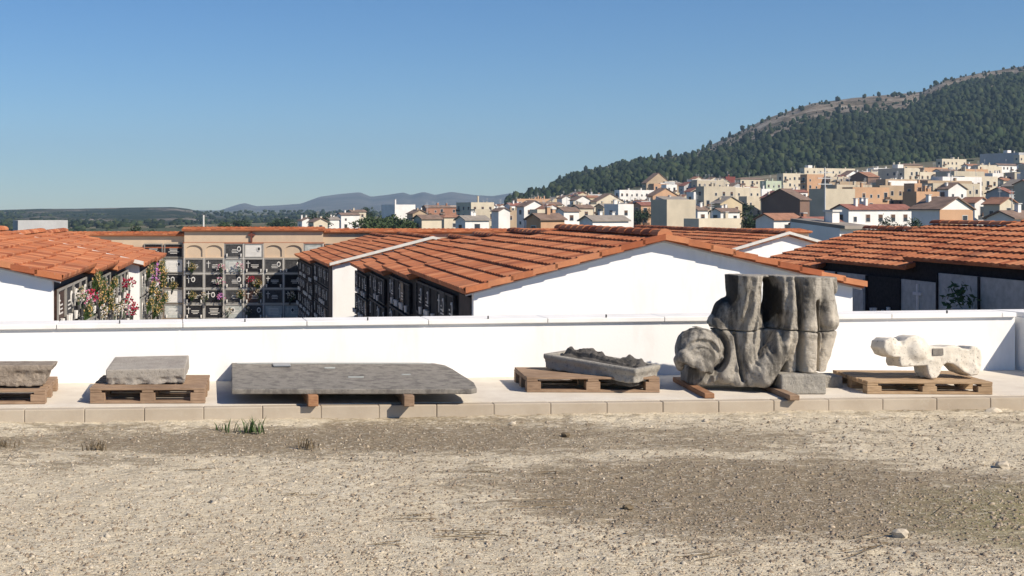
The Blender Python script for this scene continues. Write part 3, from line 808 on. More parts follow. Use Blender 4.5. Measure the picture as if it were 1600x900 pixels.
pallet('pallet', 'weathered pallet with a carved ashlar block on it, second from the left', (-1.72, 10.83, .002), radians(1), 1.0, .85, .135, M['wood_grey'])
pallet('pallet', 'pallet at the left edge under a rough stone trough', (-3.25, 10.75, .002), radians(3), 1.15, .85, .125, M['wood_grey'])
pallet('pallet', 'brown pallet tilted under the hollow stone trough', (2.20, 11.50, .002), radians(-1), 1.22, .72, .14, M['wood_grey'])
pallet('pallet', 'clean orange-brown pallet carrying the pale animal carving at right', (5.29, 11.40, .002), radians(-2.5), 1.12, .80, .115, M['wood'])
# stray boards on the second pallet
b = MB(); b.box(-1.55, 11.85, .17, .5, .3, .05, .2); 
def beam(p, q, w_, h_, mat, label, grp, name='wooden_beam'):
    p, q = Vector(p), Vector(q); d = (q-p); s = Vector((d.y, -d.x, 0)).normalized()*w_
    mb = MB(); mb.frame(p, d, s, (0, 0, h_)); o = mb.build(name, mat, origin=tuple(p)); 
    bv = o.modifiers.new('b', 'BEVEL'); bv.width = .005
    return tag(o, label, 'beam', grp)
beam((.17, 10.66, .003), (.05, 12.1, .003), .09, .095, M['wood_end'], 'left wooden beam end sticking out from under the big flat slab', 'wooden beams under the stones')
beam((.99, 10.66, .003), (.93, 12.1, .003), .09, .095, M['wood_grey'], 'right wooden beam end sticking out from under the big flat slab', 'wooden beams under the stones')
beam((3.71, 11.12, .003), (3.76, 12.2, .003), .09, .046, M['wood_end'], 'left wooden beam under the broken draped statue', 'wooden beams under the stones')
beam((4.42, 11.00, .003), (4.46, 12.1, .003), .09, .046, M['wood_grey'], 'right wooden beam under the broken draped statue', 'wooden beams under the stones')

# ------------------------------------------------------------------ carved stones
def place(V, origin, yaw=0, tilt=(0, 0)):
    return V
# statue: photo pixels -> metres at the stone's depth
YS, SC = 11.68, 11.68/F
def sx(px): return (px-1180)*SC
def sz(py): return (603-py)*SC
h = .0092
x, y, z = grid((sx(1048), -.40, sz(608)), (sx(1312), .46, sz(424)), h)
ndx = fbm(x*7, y*7, z*7, oct=3, seed=21)-.5
nfo = fbm(x*16, y*10, z*3.0, oct=2, seed=5)-.5
def CN(a, b, ra, rb, sq=(1, 1, 1)):   # (px, depth m, py)
    return cone(x, y, z, (sx(a[0]), a[1], sz(a[2])), (sx(b[0]), b[1], sz(b[2])), ra*SC, rb*SC, sq)
Dd = sbox(x, y, z, (sx(1222), .10, sz(500)), (.41, .15, .47), .09)                      # mass behind
Dd = smin(Dd, CN((1160, .0, 415), (1163, .0, 520), 25, 19, (1, 1.6, 1)), .05)              # left draped column
Dd = smin(Dd, CN((1163, .0, 520), (1160, -.04, 570), 19, 22, (1, 1.3, 1)), .04)
Dd = smin(Dd, CN((1178, -.03, 415), (1172, -.06, 560), 8, 9), .03)
Dd = smin(Dd, CN((1150, -.05, 415), (1156, -.09, 545), 7, 7), .025)
Dd = smin(Dd, CN((1225, -.04, 415), (1224, -.07, 520), 11, 15, (1, 2.1, 1)), .012)          # middle column
Dd = smin(Dd, CN((1224, -.08, 520), (1180, -.16, 585), 20, 17, (1, 1.3, 1)), .03)          # drapery swinging down to the left
Dd = smin(Dd, CN((1180, -.16, 585), (1150, -.12, 592), 17, 12), .03)
Dd = smin(Dd, CN((1229, -.06, 535), (1230, -.04, 596), 16, 14, (1, 1.3, 1)), .02)
c3 = CN((1250, -.09, 415), (1252, -.12, 505), 19, 19, (1, 1.4, 1)); c3 = smin(c3, CN((1252, -.12, 520), (1250, -.10, 596), 20, 16, (1, 1.3, 1)), .02)
Dd = np.minimum(Dd, c3)
c4 = CN((1272, -.02, 415), (1286, -.05, 500), 16, 18, (1, 1.5, 1)); c4 = smin(c4, CN((1284, -.04, 520), (1266, -.03, 596), 17, 14, (1, 1.4, 1)), .02)
Dd = np.minimum(Dd, c4)
Dd = smin(Dd, CN((1293, .0, 434), (1298, .02, 452), 12, 10, (1, 1.6, 1)), .008)
Dd = smax(Dd, -CN((1281, -.16, 425), (1290, -.14, 452), 4, 3, (1, 3, 1)), .004)            # knob at top right
Dd = smin(Dd, sbox(x, y, z, (sx(1263), -.07, sz(445)), (.155, .115, .17), .06), .05)
Dd = smin(Dd, CN((1214, -.10, 535), (1176, -.17, 575), 14, 14, (1, 1.4, 1)), .03)
# deep hollow between the first two columns
Dd = smax(Dd, -CN((1201, -.20, 444), (1200, -.20, 502), 14, 12, (1, 5.2, 1)), .005)
Dd = smax(Dd, -CN((1196, -.36, 525), (1178, -.38, 556), 8, 7, (1, 1.5, 1)), .01)
# lobes at the left, back
Dd = smin(Dd, CN((1140, .06, 490), (1128, .05, 505), 24, 20), .03)
Dd = smin(Dd, CN((1128, .02, 515), (1138, .0, 560), 17, 20), .02)
# scroll-like animal head: thick disc, sunk face, muzzle, bottom cut on a slant
hd = CN((1092, .02, 546), (1094, .06, 546), 36, 33)
hd = smax(hd, -(y+.165), .035)
ring = np.sqrt((x-sx(1088))**2+(z-sz(560))**2)
gro = np.sqrt((ring-.172)**2+((y+.170)*.7)**2)-.034
gro = np.maximum(gro, sz(556)-z); hd = smax(hd, -gro, .004)
gro2 = np.sqrt((ring-.112)**2+((y+.165)*1.2)**2)-.016
hd = smax(hd, -np.maximum(gro2, -(z-sz(552))), .006)
mz = CN((1066, -.10, 556), (1092, -.12, 572), 13, 16); hd = smin(hd, mz, .02)
hd = hd + .012*(vnoise(x*16, y*16, z*16, seed=4)-.5)
nx_, nz_ = .39, -.92
pl_ = (x-sx(1053))*-nx_*1.0 + (sz(563)-z)*.92 - .0
pl_ = (sz(561)-z)*.925 - (x-sx(1053))*.38
hd = smax(hd, pl_, .015)
hd = smin(hd, CN((1060, -.02, 562), (1064, .02, 574), 8, 6), .012)
Dd = smin(Dd, hd, .010)
cres = np.maximum(np.abs(np.sqrt((x-sx(1097))**2+(z-sz(548))**2)-.262)-.030, np.abs(y-.06)-.17)
cres = np.maximum(cres, -(x-sx(1108))); cres = np.maximum(cres, z-sz(512))
Dd = smin(Dd, cres, .02)
Dd = smin(Dd, CN((1122, -.05, 586), (1150, -.10, 590), 9, 12), .03)
# curved foot slab
Dd = smin(Dd, CN((1092, .06, 595), (1210, .06, 595), 12, 12, (1, 1.6, 1)), .015)
Dd = smin(Dd, CN((1140, -.06, 540), (1128, -.08, 585), 10, 14), .02)
Dd = np.minimum(Dd, sbox(x, y, z, (sx(1146), .14, sz(589)), (.40, .19, .09), .03))
# fluting and cuts
gap = np.maximum(np.abs(np.sqrt((x-sx(1090))**2+(z-sz(546))**2)-.243)-.020, np.maximum(sz(578)-z, -(x-sx(1106))))
Dd = smax(Dd, -np.maximum(gap, y-.12), .005)
fold = np.abs(np.sin(x*31+2.2*np.sin(z*4.0)+1.5*nfo))
lf = np.clip((sx(1200)-x)*10, 0, 1)
Dd = Dd + (.014+.018*lf)*nfo + .018*ndx + .007*(fbm(x*30, y*30, z*30, oct=2, seed=77)-.5) - .010*np.clip(.28-vnoise(x*26, y*26, z*26, seed=78), 0, 1)*-2 + .012*lf*np.clip(.5-fold, 0, 1)*2*np.clip((z-sz(585))*8, 0, 1)*np.clip((x-sx(1136))*12, 0, 1)
Dd = Dd + .010*np.sin(x*70+3*np.sin(z*5))*np.clip((x-sx(1130))*8, 0, 1)*np.clip((z-sz(560))*10, 0, 1)*np.clip((sx(1240)-x)*8, 0, 1)
jz = sz(514) + .01*np.sin(x*9)
Dd = smax(Dd, -(np.maximum(np.abs(z-jz)-.005, -(Dd+.030))), .003)
for (a_, b_, r_) in (((1187, -.30, 430), (1190, -.28, 520), 5), ((1235, -.30, 430), (1236, -.32, 590), 4.5), ((1262, -.28, 470), (1266, -.30, 590), 4.5), ((1143, -.22, 520), (1150, -.28, 590), 4)):
    Dd = smax(Dd, -CN(a_, b_, r_, r_, (1, 8, 1)), .008)
ft = np.maximum((sz(578)-z), -np.inf) + 0*x
Dd = np.where(x > sx(1213), smax(Dd, np.maximum(ft, -1)-np.clip((sx(1225)-x)*6, 0, .3), .008), Dd)
# broken flat top, sloping bottom
Dd = np.maximum(Dd, z-(sz(430) - .02*(x-sx(1180)) + .008*(ndx)))
Dd = np.maximum(Dd, sz(600.5)-z)
under = np.sqrt((x-sx(1130))**2*.35+(z-sz(560))**2)-.315
V, Q = surface_nets(Dd, (sx(1048), -.40, sz(608)), h)
SX, SZ = X(1180, YS), .035
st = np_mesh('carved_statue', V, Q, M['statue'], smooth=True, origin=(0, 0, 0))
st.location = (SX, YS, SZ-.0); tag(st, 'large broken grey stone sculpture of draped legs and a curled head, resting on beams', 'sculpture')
# plinth stone under the right foot
h = .008; x, y, z = grid((-.26, -.18, -.02), (.26, .28, .22), h)
D2 = sbox(x, y, z, (0, .06, .09), (.205, .19, .09), .012) + .014*(fbm(x*14, y*14, z*14, seed=31)-.5)
for q in (-.08, .0, .07, .12): D2 = smax(D2, -(np.sqrt((x-q)**2+(y+.15)**2+(z-.07)**2)-.026), .006)
V, Q = surface_nets(D2, (-.26, -.18, -.02), h)
ps = np_mesh('plinth_stone', V, Q, M['trough'], smooth=True); ps.location = (X(1247, 11.5), 11.50, .001)
tag(ps, 'small carved stone block wedged under the right foot of the draped statue', 'stone block')
for nm, (px, py_, Yq), s_ in (('plinth_stone', (1296, 590, 11.9), .8),):
    q = ps.copy(); C.objects.link(q); q.location = (X(px, Yq), Yq, .0); q.scale = (.42, .7, .6)
    tag(q, 'pale little rubble block on the walkway right of the draped statue', 'stone block')

# pale animal carving
YA = 11.62; SA = YA/F
P2 = [(1370, 545), (1372, 535), (1380, 530), (1390, 530), (1396, 536), (1403, 535), (1409, 530), (1417, 527), (1428, 526.5), (1437, 530), (1443, 536), (1446, 543), (1468, 544), (1480, 542), (1494, 543), (1500, 547), (1509, 548), (1514, 544), (1523, 544), (1529, 550), (1531, 562), (1529, 575), (1522, 589), (1510, 590),
      (1500, 585), (1490, 577), (1482, 571), (1472, 570), (1464, 576), (1459, 588), (1454, 593), (1445, 593), (1441, 586), (1439, 573), (1410, 574), (1397, 575), (1394, 568), (1395, 560), (1386, 560), (1376, 556)]
Pm = [((a-1450)*SA, (593-b)*SA) for a, b in P2]
h = .0075; lo, hi = (-.52, -.16, -.03), (.52, .18, .44)
x, y, z = grid(lo, hi, h)
d2 = poly2d(x, z, Pm)
D3 = smax(d2-.002, np.abs(y+.0)-.12, .018)
D3 = smin(D3, cone(x, y, z, ((1384-1450)*SA, -.05, (545-593)*-SA), ((1386-1450)*SA, .05, (545-593)*-SA), .085, .08), .02)
D3 = smin(D3, cone(x, y, z, ((1425-1450)*SA, -.02, (550-593)*-SA), ((1428-1450)*SA, .04, (552-593)*-SA), .14, .13), .02)
rr = np.sqrt((x-(1386-1450)*SA)**2+(z-(543-593)*-SA)**2)
D3 = smax(D3, -(np.sqrt((rr-.045)**2+(y+.145)**2)-.012), .008)
D3 = smax(D3, -(np.sqrt((x-(1399-1450)*SA)**2+(z-(537-593)*-SA)**2+(y+.13)**2)-.03), .01)
D3 = smax(D3, -(np.sqrt((x-(1522-1450)*SA)**2+(z-(574-593)*-SA)**2+(y+.14)**2)-.022), .008)
D3 = D3 + .008*(np.abs(vnoise(x*9, y*9, z*9, seed=43)-.5)*2) + .016*(fbm(x*12, y*12, z*12, seed=41)-.5)
V, Q = surface_nets(D3, lo, h)
an = np_mesh('animal_carving', V, Q, M['animal'], smooth=True); an.location = (X(1450, YA)-.01, YA, .12)
an.rotation_euler = (radians(-4), 0, radians(5))
tag(an, 'pale lobed stone carving of a reclining animal lying on the clean pallet', 'sculpture')
b = MB(); b.box(0, 0, 0, .10, .01, .062)
pt = bpy.data.objects.new('mortise_patch', b.mesh('mortise_patch', M['slab'])); C.objects.link(pt); pt.parent = an; pt.location = ((1457-1450)*SA, -.121, (593-552)*SA)

# hollow trough
h = .0095; L_, W_, T_ = .95, .48, .155
lo, hi = (-L_/2-.03, -W_/2-.03, -.03), (L_/2+.03, W_/2+.03, T_+.07)
x, y, z = grid(lo, hi, h)
D4 = sbox(x, y, z, (0, 0, T_/2), (L_/2, W_/2, T_/2), .008)
n3 = fbm(x*16, y*16, z*16, oct=3, seed=51)-.5
D4 = D4 + np.clip((T_-.035-z)*30, 0, 1)*(.035*n3+.016)
hol = sbox(x, y, z, (0, 0, T_), (L_/2-.055, W_/2-.055, .05), .03)
D4 = smax(D4, -hol, .01)
lumpn = fbm(x*9, y*9, seed=61, oct=4)
fill = np.maximum(sbox(x, y, z, (0, .0, T_-.06), (L_/2-.05, W_/2-.05, .045), .02), -10)
V5h = (z - (T_-.05 + .15*lumpn*np.clip((W_/2-.045-np.abs(y))*16, 0, 1)*np.clip((L_/2-.045-np.abs(x))*12, 0, 1)*(.5+.55*(y > -.02))))
D5 = np.maximum(V5h*.6, sbox(x, y, z, (0, 0, T_/2+.02), (L_/2-.062, W_/2-.062, T_/2+.05), .02))
V, Q = surface_nets(D4, lo, h)
tr = np_mesh('stone_trough', V, Q, M['trough'], smooth=True)
yaw = atan2(-.5, .81); P1 = Vector((.288+.13, 7.65, 0))
# measured at f=1950: front-left (847,552), front-right (992,577), back-right (1028,562)
pA = Vector((X(847, 12.0), 12.0, Z(552, 12.0))); pB = Vector((X(992, 11.33), 11.33, Z(577, 11.33)))
ux = (pB-pA); ux2 = Vector((ux.x, ux.y, 0)); yaw = atan2(ux.y, ux.x); pitch = atan2(-ux.z, ux2.length)
mid = (pA+pB)/2 + Vector((-sin(yaw), cos(yaw), 0))*W_/2
tr.rotation_euler = (0, pitch, yaw); tr.location = (mid.x, mid.y, mid.z-T_)
sxx = (pB-pA).length/L_; tr.scale = (sxx, 1, 1)
V, Q = surface_nets(D5, lo, h)
ru = np_mesh('rubble_fill', V, Q, M['rubble'], smooth=True); ru.parent = tr
tag(tr, 'rectangular hollowed stone trough filled with rough dark rubble, tilted on its pallet', 'trough')

# ashlar block on the second pallet
def ashlar(L_, W_, T_, seed, over=.0, tp=0, h=.0085, smooth_top=.5):
    lo, hi = (-L_/2-.04, -W_/2-.04, -.02), (L_/2+.04, W_/2+.04, T_+.03)
    x, y, z = grid(lo, hi, h)
    xx = x - tp*(z-T_)*np.sign(x)
    D = sbox(xx, y, z, (0, 0, T_/2), (L_/2, W_/2, T_/2), .008)
    n = fbm(x*18, y*18, z*18, oct=3, seed=seed)-.5; n2 = fbm(x*4, y*4, z*4, seed=seed+7, oct=2)-.5
    m_ = np.clip((T_*smooth_top-z)*40, 0, 1)
    D = D + m_*(.040*n+.010+.03*n2) + .004*n
    return surface_nets(D, lo, h)
V, Q = ashlar(.70, .80, .145, 71, smooth_top=.52)
a1 = np_mesh('ashlar_block', V, Q, M['block'], smooth=True)
a1.location = (X(231, 11.35), 11.45, .140); a1.rotation_euler = (radians(1.5), radians(-1), radians(2))
tag(a1, 'squared stone block with smooth top and rough front on the second pallet from left', 'stone block')
V, Q = ashlar(1.3, .30, .20, 81, tp=.45, smooth_top=.78)
a2 = np_mesh('stone_basin', V, Q, M['rough'], smooth=True)
a2.location = (X(86, 11.0)-.65, 11.02, .130); a2.rotation_euler = (0, 0, radians(2))
tag(a2, 'flared rough-hewn stone basin cut off by the left edge', 'stone block')

# big flat slab
sp = [(-.485, 10.74), (1.575, 10.74), (1.635, 10.80), (1.655, 11.1), (1.63, 11.35), (1.60, 11.6), (1.57, 11.9), (1.53, 12.13), (1.44, 12.26), (1.30, 12.30), (-.555, 12.30)]
sl_root = root('stone_slab', 'long dark flat stone slab with clipped right end lying on two beams', 'stone slab', (.5, 11.5, .1))
n = len(sp); mb = MB()
zt = lambda yy: .142 + (yy-10.74)*.022
bot = [(a-.5+.5, b, zt(b)-.045) for a, b in sp]
nx_, ny_ = 120, 80
mb.add([(a, b, zt(b)-.045) for a, b in sp] + [(a, b, zt(b)) for a, b in sp], [tuple(range(n))[::-1], tuple(range(n, 2*n))] + [(i, (i+1) % n, n+(i+1) % n, n+i) for i in range(n)])
s1 = mb.build('slab_body', M['slab'], sl_root); bv = s1.modifiers.new('b', 'BEVEL'); bv.width = .008; bv.segments = 2; bv.limit_method = 'ANGLE'
mb = MB(); mb.box(X(440, 12.05), 12.08, zt(12.1)+.010, .17, .20, .016, .05); q = mb.build('raised_plate', M['plate'], sl_root); bv = q.modifiers.new('b', 'BEVEL'); bv.width = .006
mb = MB()
for (a, b, c_, d_) in ((-.5, 12.2, 1.9, .012), (.35, 11.9, .1, .05), (.55, 11.35, .14, .03), (1.05, 11.5, .08, .03)):
    mb.frame((a, b, zt(b)+.001), (c_, 0, 0), (0, d_, d_*.022), (0, 0, .007))
mb.build('raised_chips', M['marble_grey'], sl_root)

# ------------------------------------------------------------------ loose things on the gravel
def rock(name, p, r, seed, mat, label, grp=None):
    q = np.random.default_rng(seed); import bmesh
    bm = bmesh.new(); bmesh.ops.create_icosphere(bm, subdivisions=2, radius=r)
    s = q.uniform(.6, 1.2, 3)
    for v in bm.verts:
        k = 1 + .35*(float(vnoise(np.array([v.co.x/r*1.3+5]), np.array([v.co.y/r*1.3+5]), np.array([v.co.z/r*1.3+5]), seed))-.5)*2
        v.co = Vector((v.co.x*s[0]*k, v.co.y*s[1]*k, v.co.z*.65*k))
    me = bpy.data.meshes.new(name); bm.to_mesh(me); bm.free(); me.materials.append(mat)
    o = bpy.data.objects.new(name, me); C.objects.link(o); o.location = p
    return tag(o, label, 'stone', grp)
def G(px, py, z=ZG):
    Y = (H-z)*F/(py-CY); return (X(px, Y), Y, z)
for k, (px, py, r, lb) in enumerate([(1407, 838, .045, 'white angular stone lying on the greenish gravel at lower right'), (800, 664, .03, 'pale chip of stone just before the kerb at middle'), (1103, 660, .035, 'grey stone by the kerb left of the statue beams'),
                                     (1350, 708, .035, 'pale stone on the gravel below the animal carving'), (1565, 730, .05, 'flat pale stone at the right edge of the gravel'), (1420, 642, .03, 'small tan stone against the kerb below the clean pallet'),
                                     (1552, 646, .06, 'dark-edged broken stone near the kerb at far right'), (1230, 652, .04, 'pale pebble near the kerb right of the beam end'), (980, 795, .03, 'small dark stone in the middle of the gravel'), (884, 682, .04, 'dark clod of earth below the tilted trough')]):
    g = G(px, py); rock('loose_stone', (g[0], g[1], ZG+r*.25), r, 100+k, M['pebble'][0] if k not in (8, 9) else M['straw'], lb, 'loose stones on the gravel')
def weed(px, py, s, n, mat, label):
    g = Vector(G(px, py)); mb = MB()
    for k in range(n):
        an = random.uniform(0, 2*pi); o = Vector((random.gauss(0, s*.5), random.gauss(0, s*.3), 0)); l = s*random.uniform(.4, 1.1)
        tip = o + Vector((cos(an)*l*.55, sin(an)*l*.55, l)); md = o + Vector((cos(an)*l*.18, sin(an)*l*.18, l*.6)); w2 = Vector((-sin(an), cos(an), 0))*s*.05
        mb.add([o-w2, o+w2, md+w2*.8, tip, md-w2*.8], [(0, 1, 2, 4), (4, 2, 3)])
    o = mb.build('weed', mat, origin=(g.x, g.y, g.z+.0)) if False else None
    me = mb.mesh('weed', mat); o = bpy.data.objects.new('weed', me); C.objects.link(o); o.location = g
    tag(o, label, 'weed', 'weeds on the gravel')
weed(390, 676, .13, 40, M['stem'], 'green leafy weed tuft just in front of the kerb')
weed(350, 672, .07, 16, M['stem'], 'tiny green weed left of the bigger tuft by the kerb')
weed(480, 700, .09, 36, M['straw'], 'dry dark weed tuft right of the green one')
weed(150, 704, .09, 34, M['straw'], 'dry dark weed tuft on the gravel at left')
weed(8, 700, .08, 26, M['straw'], 'dry dark weed tuft at the left edge')

# grit: scattered pebbles as one mass
n = 34000
pxs = rng.uniform(-60, 1660, n); pys = 638 + (rng.random(n)**1.0)*290
Yp = (H-ZG)*F/(pys-CY); Xp = (pxs-CX)/F*Yp
ok = Yp < (KA.y + (Xp-KA.x)*kd.y/kd.x - .03); Xp, Yp = Xp[ok], Yp[ok]; n = len(Xp)
R = np.clip(rng.lognormal(-5.15, .42, n), .003, .017)
dirs = np.array([(1, 0, 0), (-.5, .87, 0), (-.5, -.87, 0), (.35, .6, .75), (-.7, 0, .75), (.35, -.6, .75), (0, 0, 1)])
fcs = np.array([(0, 3, 5), (0, 1, 3), (1, 4, 3), (1, 2, 4), (2, 5, 4), (2, 0, 5), (3, 4, 6), (4, 5, 6), (5, 3, 6)])
ang = rng.uniform(0, 2*pi, n); ca, sa = np.cos(ang), np.sin(ang)
D_ = dirs[None]*rng.uniform(.65, 1.35, (n, 7, 1))*np.stack([rng.uniform(.7, 1.5, n), np.ones(n), rng.uniform(.5, 1, n)], 1)[:, None]
Vx = (D_[..., 0]*ca[:, None]-D_[..., 1]*sa[:, None])*R[:, None]+Xp[:, None]; Vy = (D_[..., 0]*sa[:, None]+D_[..., 1]*ca[:, None])*R[:, None]+Yp[:, None]
zg = ZG + .030*(fbm(Xp*1.1, Yp*1.1, seed=3)-.5) + .022*(fbm(Xp*9, Yp*9, seed=9, oct=3)-.5)
Vz = D_[..., 2]*R[:, None] + (zg-R*.15)[:, None]
V = np.stack([Vx, Vy, Vz], -1).reshape(-1, 3); Fa = (fcs[None]+7*np.arange(n)[:, None, None]).reshape(-1, 3)
gr = np_mesh('gravel', V, Fa, M['pebble'], mi=np.repeat(np.where(rng.random(n) < np.clip(.25+1.1*(((Xp-3.0)/2.6)**2+((Yp-8.0)/1.4)**2 < 1.2)+.5*(Yp > 9.3), 0, .93), rng.choice([1, 2, 2, 2], n), rng.choice([0, 0, 1, 1, 2], n)), 9)); tag(gr, kind='stuff')
# dry stalks
mb = MB()
for (px, py, l, a) in [(840, 790, .5, .05), (640, 812, .35, .1), (700, 838, .6, -.05), (760, 832, .45, -.12), (470, 775, .25, .1), (1090, 870, .4, .5), (1330, 860, .5, .6), (1480, 800, .3, 1.0), (1375, 840, .35, .7), (880, 740, .4, .05), (760, 745, .3, -.1), (620, 700, .2, 0), (300, 735, .2, .1), (600, 850, .3, .2)]:
    for k in range(2):
        g = Vector(G(px+random.gauss(0, 14), py+random.gauss(0, 4))); d = Vector((cos(a+random.gauss(0, .2)), sin(a+random.gauss(0, .2)), 0))*l*random.uniform(.3, 1)
        mid = g + d/2 + Vector((random.gauss(0, .02), random.gauss(0, .02), 0)); zz = Vector((0, 0, .012))
        mb.tube(g-d/2+zz, mid+zz, .002, .003, 4); mb.tube(mid+zz, g+d/2+zz, .003, .001, 4)
tag(mb.build('dry_grass', M['straw']), kind='stuff')

# ------------------------------------------------------------------ terrain
PC = np.array([-3000, -200, 500, 800, 1000, 1200, 1500, 1900, 4000.])
YC = np.array([55, 180, 272, 340, 442, 510, 646, 714, 1000.])
ZT = np.array([[-9, -10, -12, -14, -18, -20, -24, -26, -30], [-7, -9, -11, -12, -14, -15, -16, -16, -18], [-5, -6, -7, -7.5, -8, -8, -8, -8, -9], [-5, -5.5, -5.5, -5.5, -5, -5, -4, -3, 3],
               [-5, -5, -5, -4.5, -3.5, -3, 7, 9, 19], [-5, -5, -4, -3, -1, 3, 10, 15, 29], [-5, -5, -2, -1, 3, 7, 17, 22, 42], [-5, -5, 0, 4, 10, 14, 24, 30, 60], [-5, -5, 0, 4, 10, 14, 24, 30, 60]], float)
def terr(px, Y):
    px = np.asarray(px, float); Y = np.asarray(Y, float)
    i = np.clip(np.searchsorted(PC, px)-1, 0, len(PC)-2); j = np.clip(np.searchsorted(YC, Y)-1, 0, len(YC)-2)
    a = np.clip((px-PC[i])/(PC[i+1]-PC[i]), 0, 1); b = np.clip((Y-YC[j])/(YC[j+1]-YC[j]), 0, 1)
    return (ZT[i, j]*(1-a)+ZT[i+1, j]*a)*(1-b) + (ZT[i, j+1]*(1-a)+ZT[i+1, j+1]*a)*b
pp = np.linspace(-3000, 4000, 141); YY = np.concatenate([np.linspace(60, 1000, 60), np.array([1200, 1600, 2500, 4000, 6000, 8500])])
gp, gY = np.meshgrid(pp, YY, indexing='ij')
gzz = np.where(gY <= 1000, terr(gp, gY), terr(gp, 1000.)*np.clip(1.6-gY/1600, 0, 1) - 14*np.clip((gY-1000)/600, 0, 1))
gxx = (gp-CX)/F*gY
n0, n1 = gxx.shape; ii = np.arange(n0*n1).reshape(n0, n1)
Fq = np.stack([ii[:-1, :-1].ravel(), ii[1:, :-1].ravel(), ii[1:, 1:].ravel(), ii[:-1, 1:].ravel()], 1)
tag(np_mesh('terrain', np.stack([gxx.ravel(), gY.ravel(), gzz.ravel()], 1), Fq, M['land'], smooth=True), kind='structure')

def hill(name, sky, foot, Y0, Y1, Y2, mat, rough=1.0, npx=300, nv=40, seed=0, power=1.0):
    """ridge whose skyline follows (px,py) at distance Y1; foot at Y0; falls away behind to Y2"""
    P = np.linspace(sky[0][0], sky[-1][0], npx); V = np.linspace(0, 1.35, nv)
    ysk = np.interp(P, [a for a, _ in sky], [b for _, b in sky]); yft = np.interp(P, [a for a, _ in foot], [b for _, b in foot])
    gp, gv = np.meshgrid(P, V, indexing='ij')
    Yd = np.where(gv <= 1, Y0+(Y1-Y0)*gv, Y1+(Y2-Y1)*(gv-1)/.35)
    zs = H-(ysk-CY)/F*Y1; zf = H-(yft-CY)/F*Y0
    f = np.where(gv <= 1, np.clip(gv, 0, 1)**power, 1-((gv-1)/.35)*1.0)
    z_ = zf[:, None]+(zs-zf)[:, None]*f
    xw = (gp-CX)/F*Yd
    am = np.abs(zs-zf)[:, None]*.10*rough
    z_ = z_ + am*(fbm(xw/(Y1*.05)+7, Yd/(Y1*.05)+3, seed=seed, oct=5)-.5)*2*np.clip(gv*3, 0, 1)*np.clip((1.0-gv)*6, .15, 1)
    n0, n1 = gp.shape; ii = np.arange(n0*n1).reshape(n0, n1)
    Fq = np.stack([ii[:-1, :-1].ravel(), ii[1:, :-1].ravel(), ii[1:, 1:].ravel(), ii[:-1, 1:].ravel()], 1)
    o = np_mesh(name, np.stack([xw.ravel(), Yd.ravel(), z_.ravel()], 1), Fq, mat, smooth=True); tag(o, kind='structure')
    return gp, Yd, z_, xw
HS = [(790, 312), (830, 302), (850, 298), (880, 277), (930, 263), (1000, 248), (1080, 241), (1110, 227), (1150, 208), (1200, 183), (1270, 160), (1330, 152), (1440, 142), (1475, 125), (1530, 113), (1600, 102), (1800, 70), (2200, 40), (2600, 60)]
HF = [(790, 322), (850, 318), (1000, 292), (1200, 279), (1400, 268), (1600, 245), (2000, 225), (2600, 215)]
hp, hY, hz_, hx = hill('hill', HS, HF, 960, 1750, 2600, M['hill'], .8, 420, 60, 2, .85)
FH = [(-1200, 332), (-300, 328), (0, 328), (60, 326), (120, 326), (200, 324), (270, 323), (295, 326), (330, 335), (400, 337), (450, 333), (500, 330), (540, 333), (600, 337), (700, 339), (900, 342)]
hill('hill', FH, [(-1200, 352), (0, 352), (400, 350), (900, 352)], 1400, 2600, 3600, M['farhill'], 1.2, 300, 30, 5)
MT = [(-400, 340), (320, 333), (345, 328), (372, 319), (383, 317), (400, 322), (430, 321), (470, 318), (500, 307), (530, 303), (562, 300), (580, 307), (605, 304), (630, 300), (642, 304), (662, 299), (680, 304), (705, 299), (740, 304), (770, 306), (800, 301), (830, 302), (870, 306), (940, 312), (1100, 320), (1600, 330)]
hill('mountain', MT, [(-400, 342), (1600, 340)], 4600, 6600, 8200, M['mount'], .8, 420, 40, 9)

# forest on the near hill: one mass of many irregular crowns
t1 = (1+sqrt(5))/2
ico = np.array([(-1, t1, 0), (1, t1, 0), (-1, -t1, 0), (1, -t1, 0), (0, -1, t1), (0, 1, t1), (0, -1, -t1), (0, 1, -t1), (t1, 0, -1), (t1, 0, 1), (-t1, 0, -1), (-t1, 0, 1)])/sqrt(1+t1*t1)
icf = np.array([(0, 11, 5), (0, 5, 1), (0, 1, 7), (0, 7, 10), (0, 10, 11), (1, 5, 9), (5, 11, 4), (11, 10, 2), (10, 7, 6), (7, 1, 8), (3, 9, 4), (3, 4, 2), (3, 2, 6), (3, 6, 8), (3, 8, 9), (4, 9, 5), (2, 4, 11), (6, 2, 10), (8, 6, 7), (9, 8, 1)])
def crowns(name, cx_, cy_, cz_, r_, hgt, mats, mi):
    n = len(cx_)
    B = ico[None]*rng.uniform(.65, 1.3, (n, 12, 1))
    V = np.stack([B[..., 0]*r_[:, None]+cx_[:, None], B[..., 1]*r_[:, None]+cy_[:, None], B[..., 2]*hgt[:, None]+cz_[:, None]], -1).reshape(-1, 3)
    Fa = (icf[None]+12*np.arange(n)[:, None, None]).reshape(-1, 3)
    return np_mesh(name, V, Fa, mats, mi=np.repeat(mi, 20))
nT = 150000
gi = rng.uniform(0, hp.shape[0]-1.01, nT); gj = rng.random(nT)**.9*(45)
i0, j0 = gi.astype(int), gj.astype(int); fi, fj = gi-i0, gj-j0
bil = lambda A: (A[i0, j0]*(1-fi)+A[i0+1, j0]*fi)*(1-fj)+(A[i0, j0+1]*(1-fi)+A[i0+1, j0+1]*fi)*fj
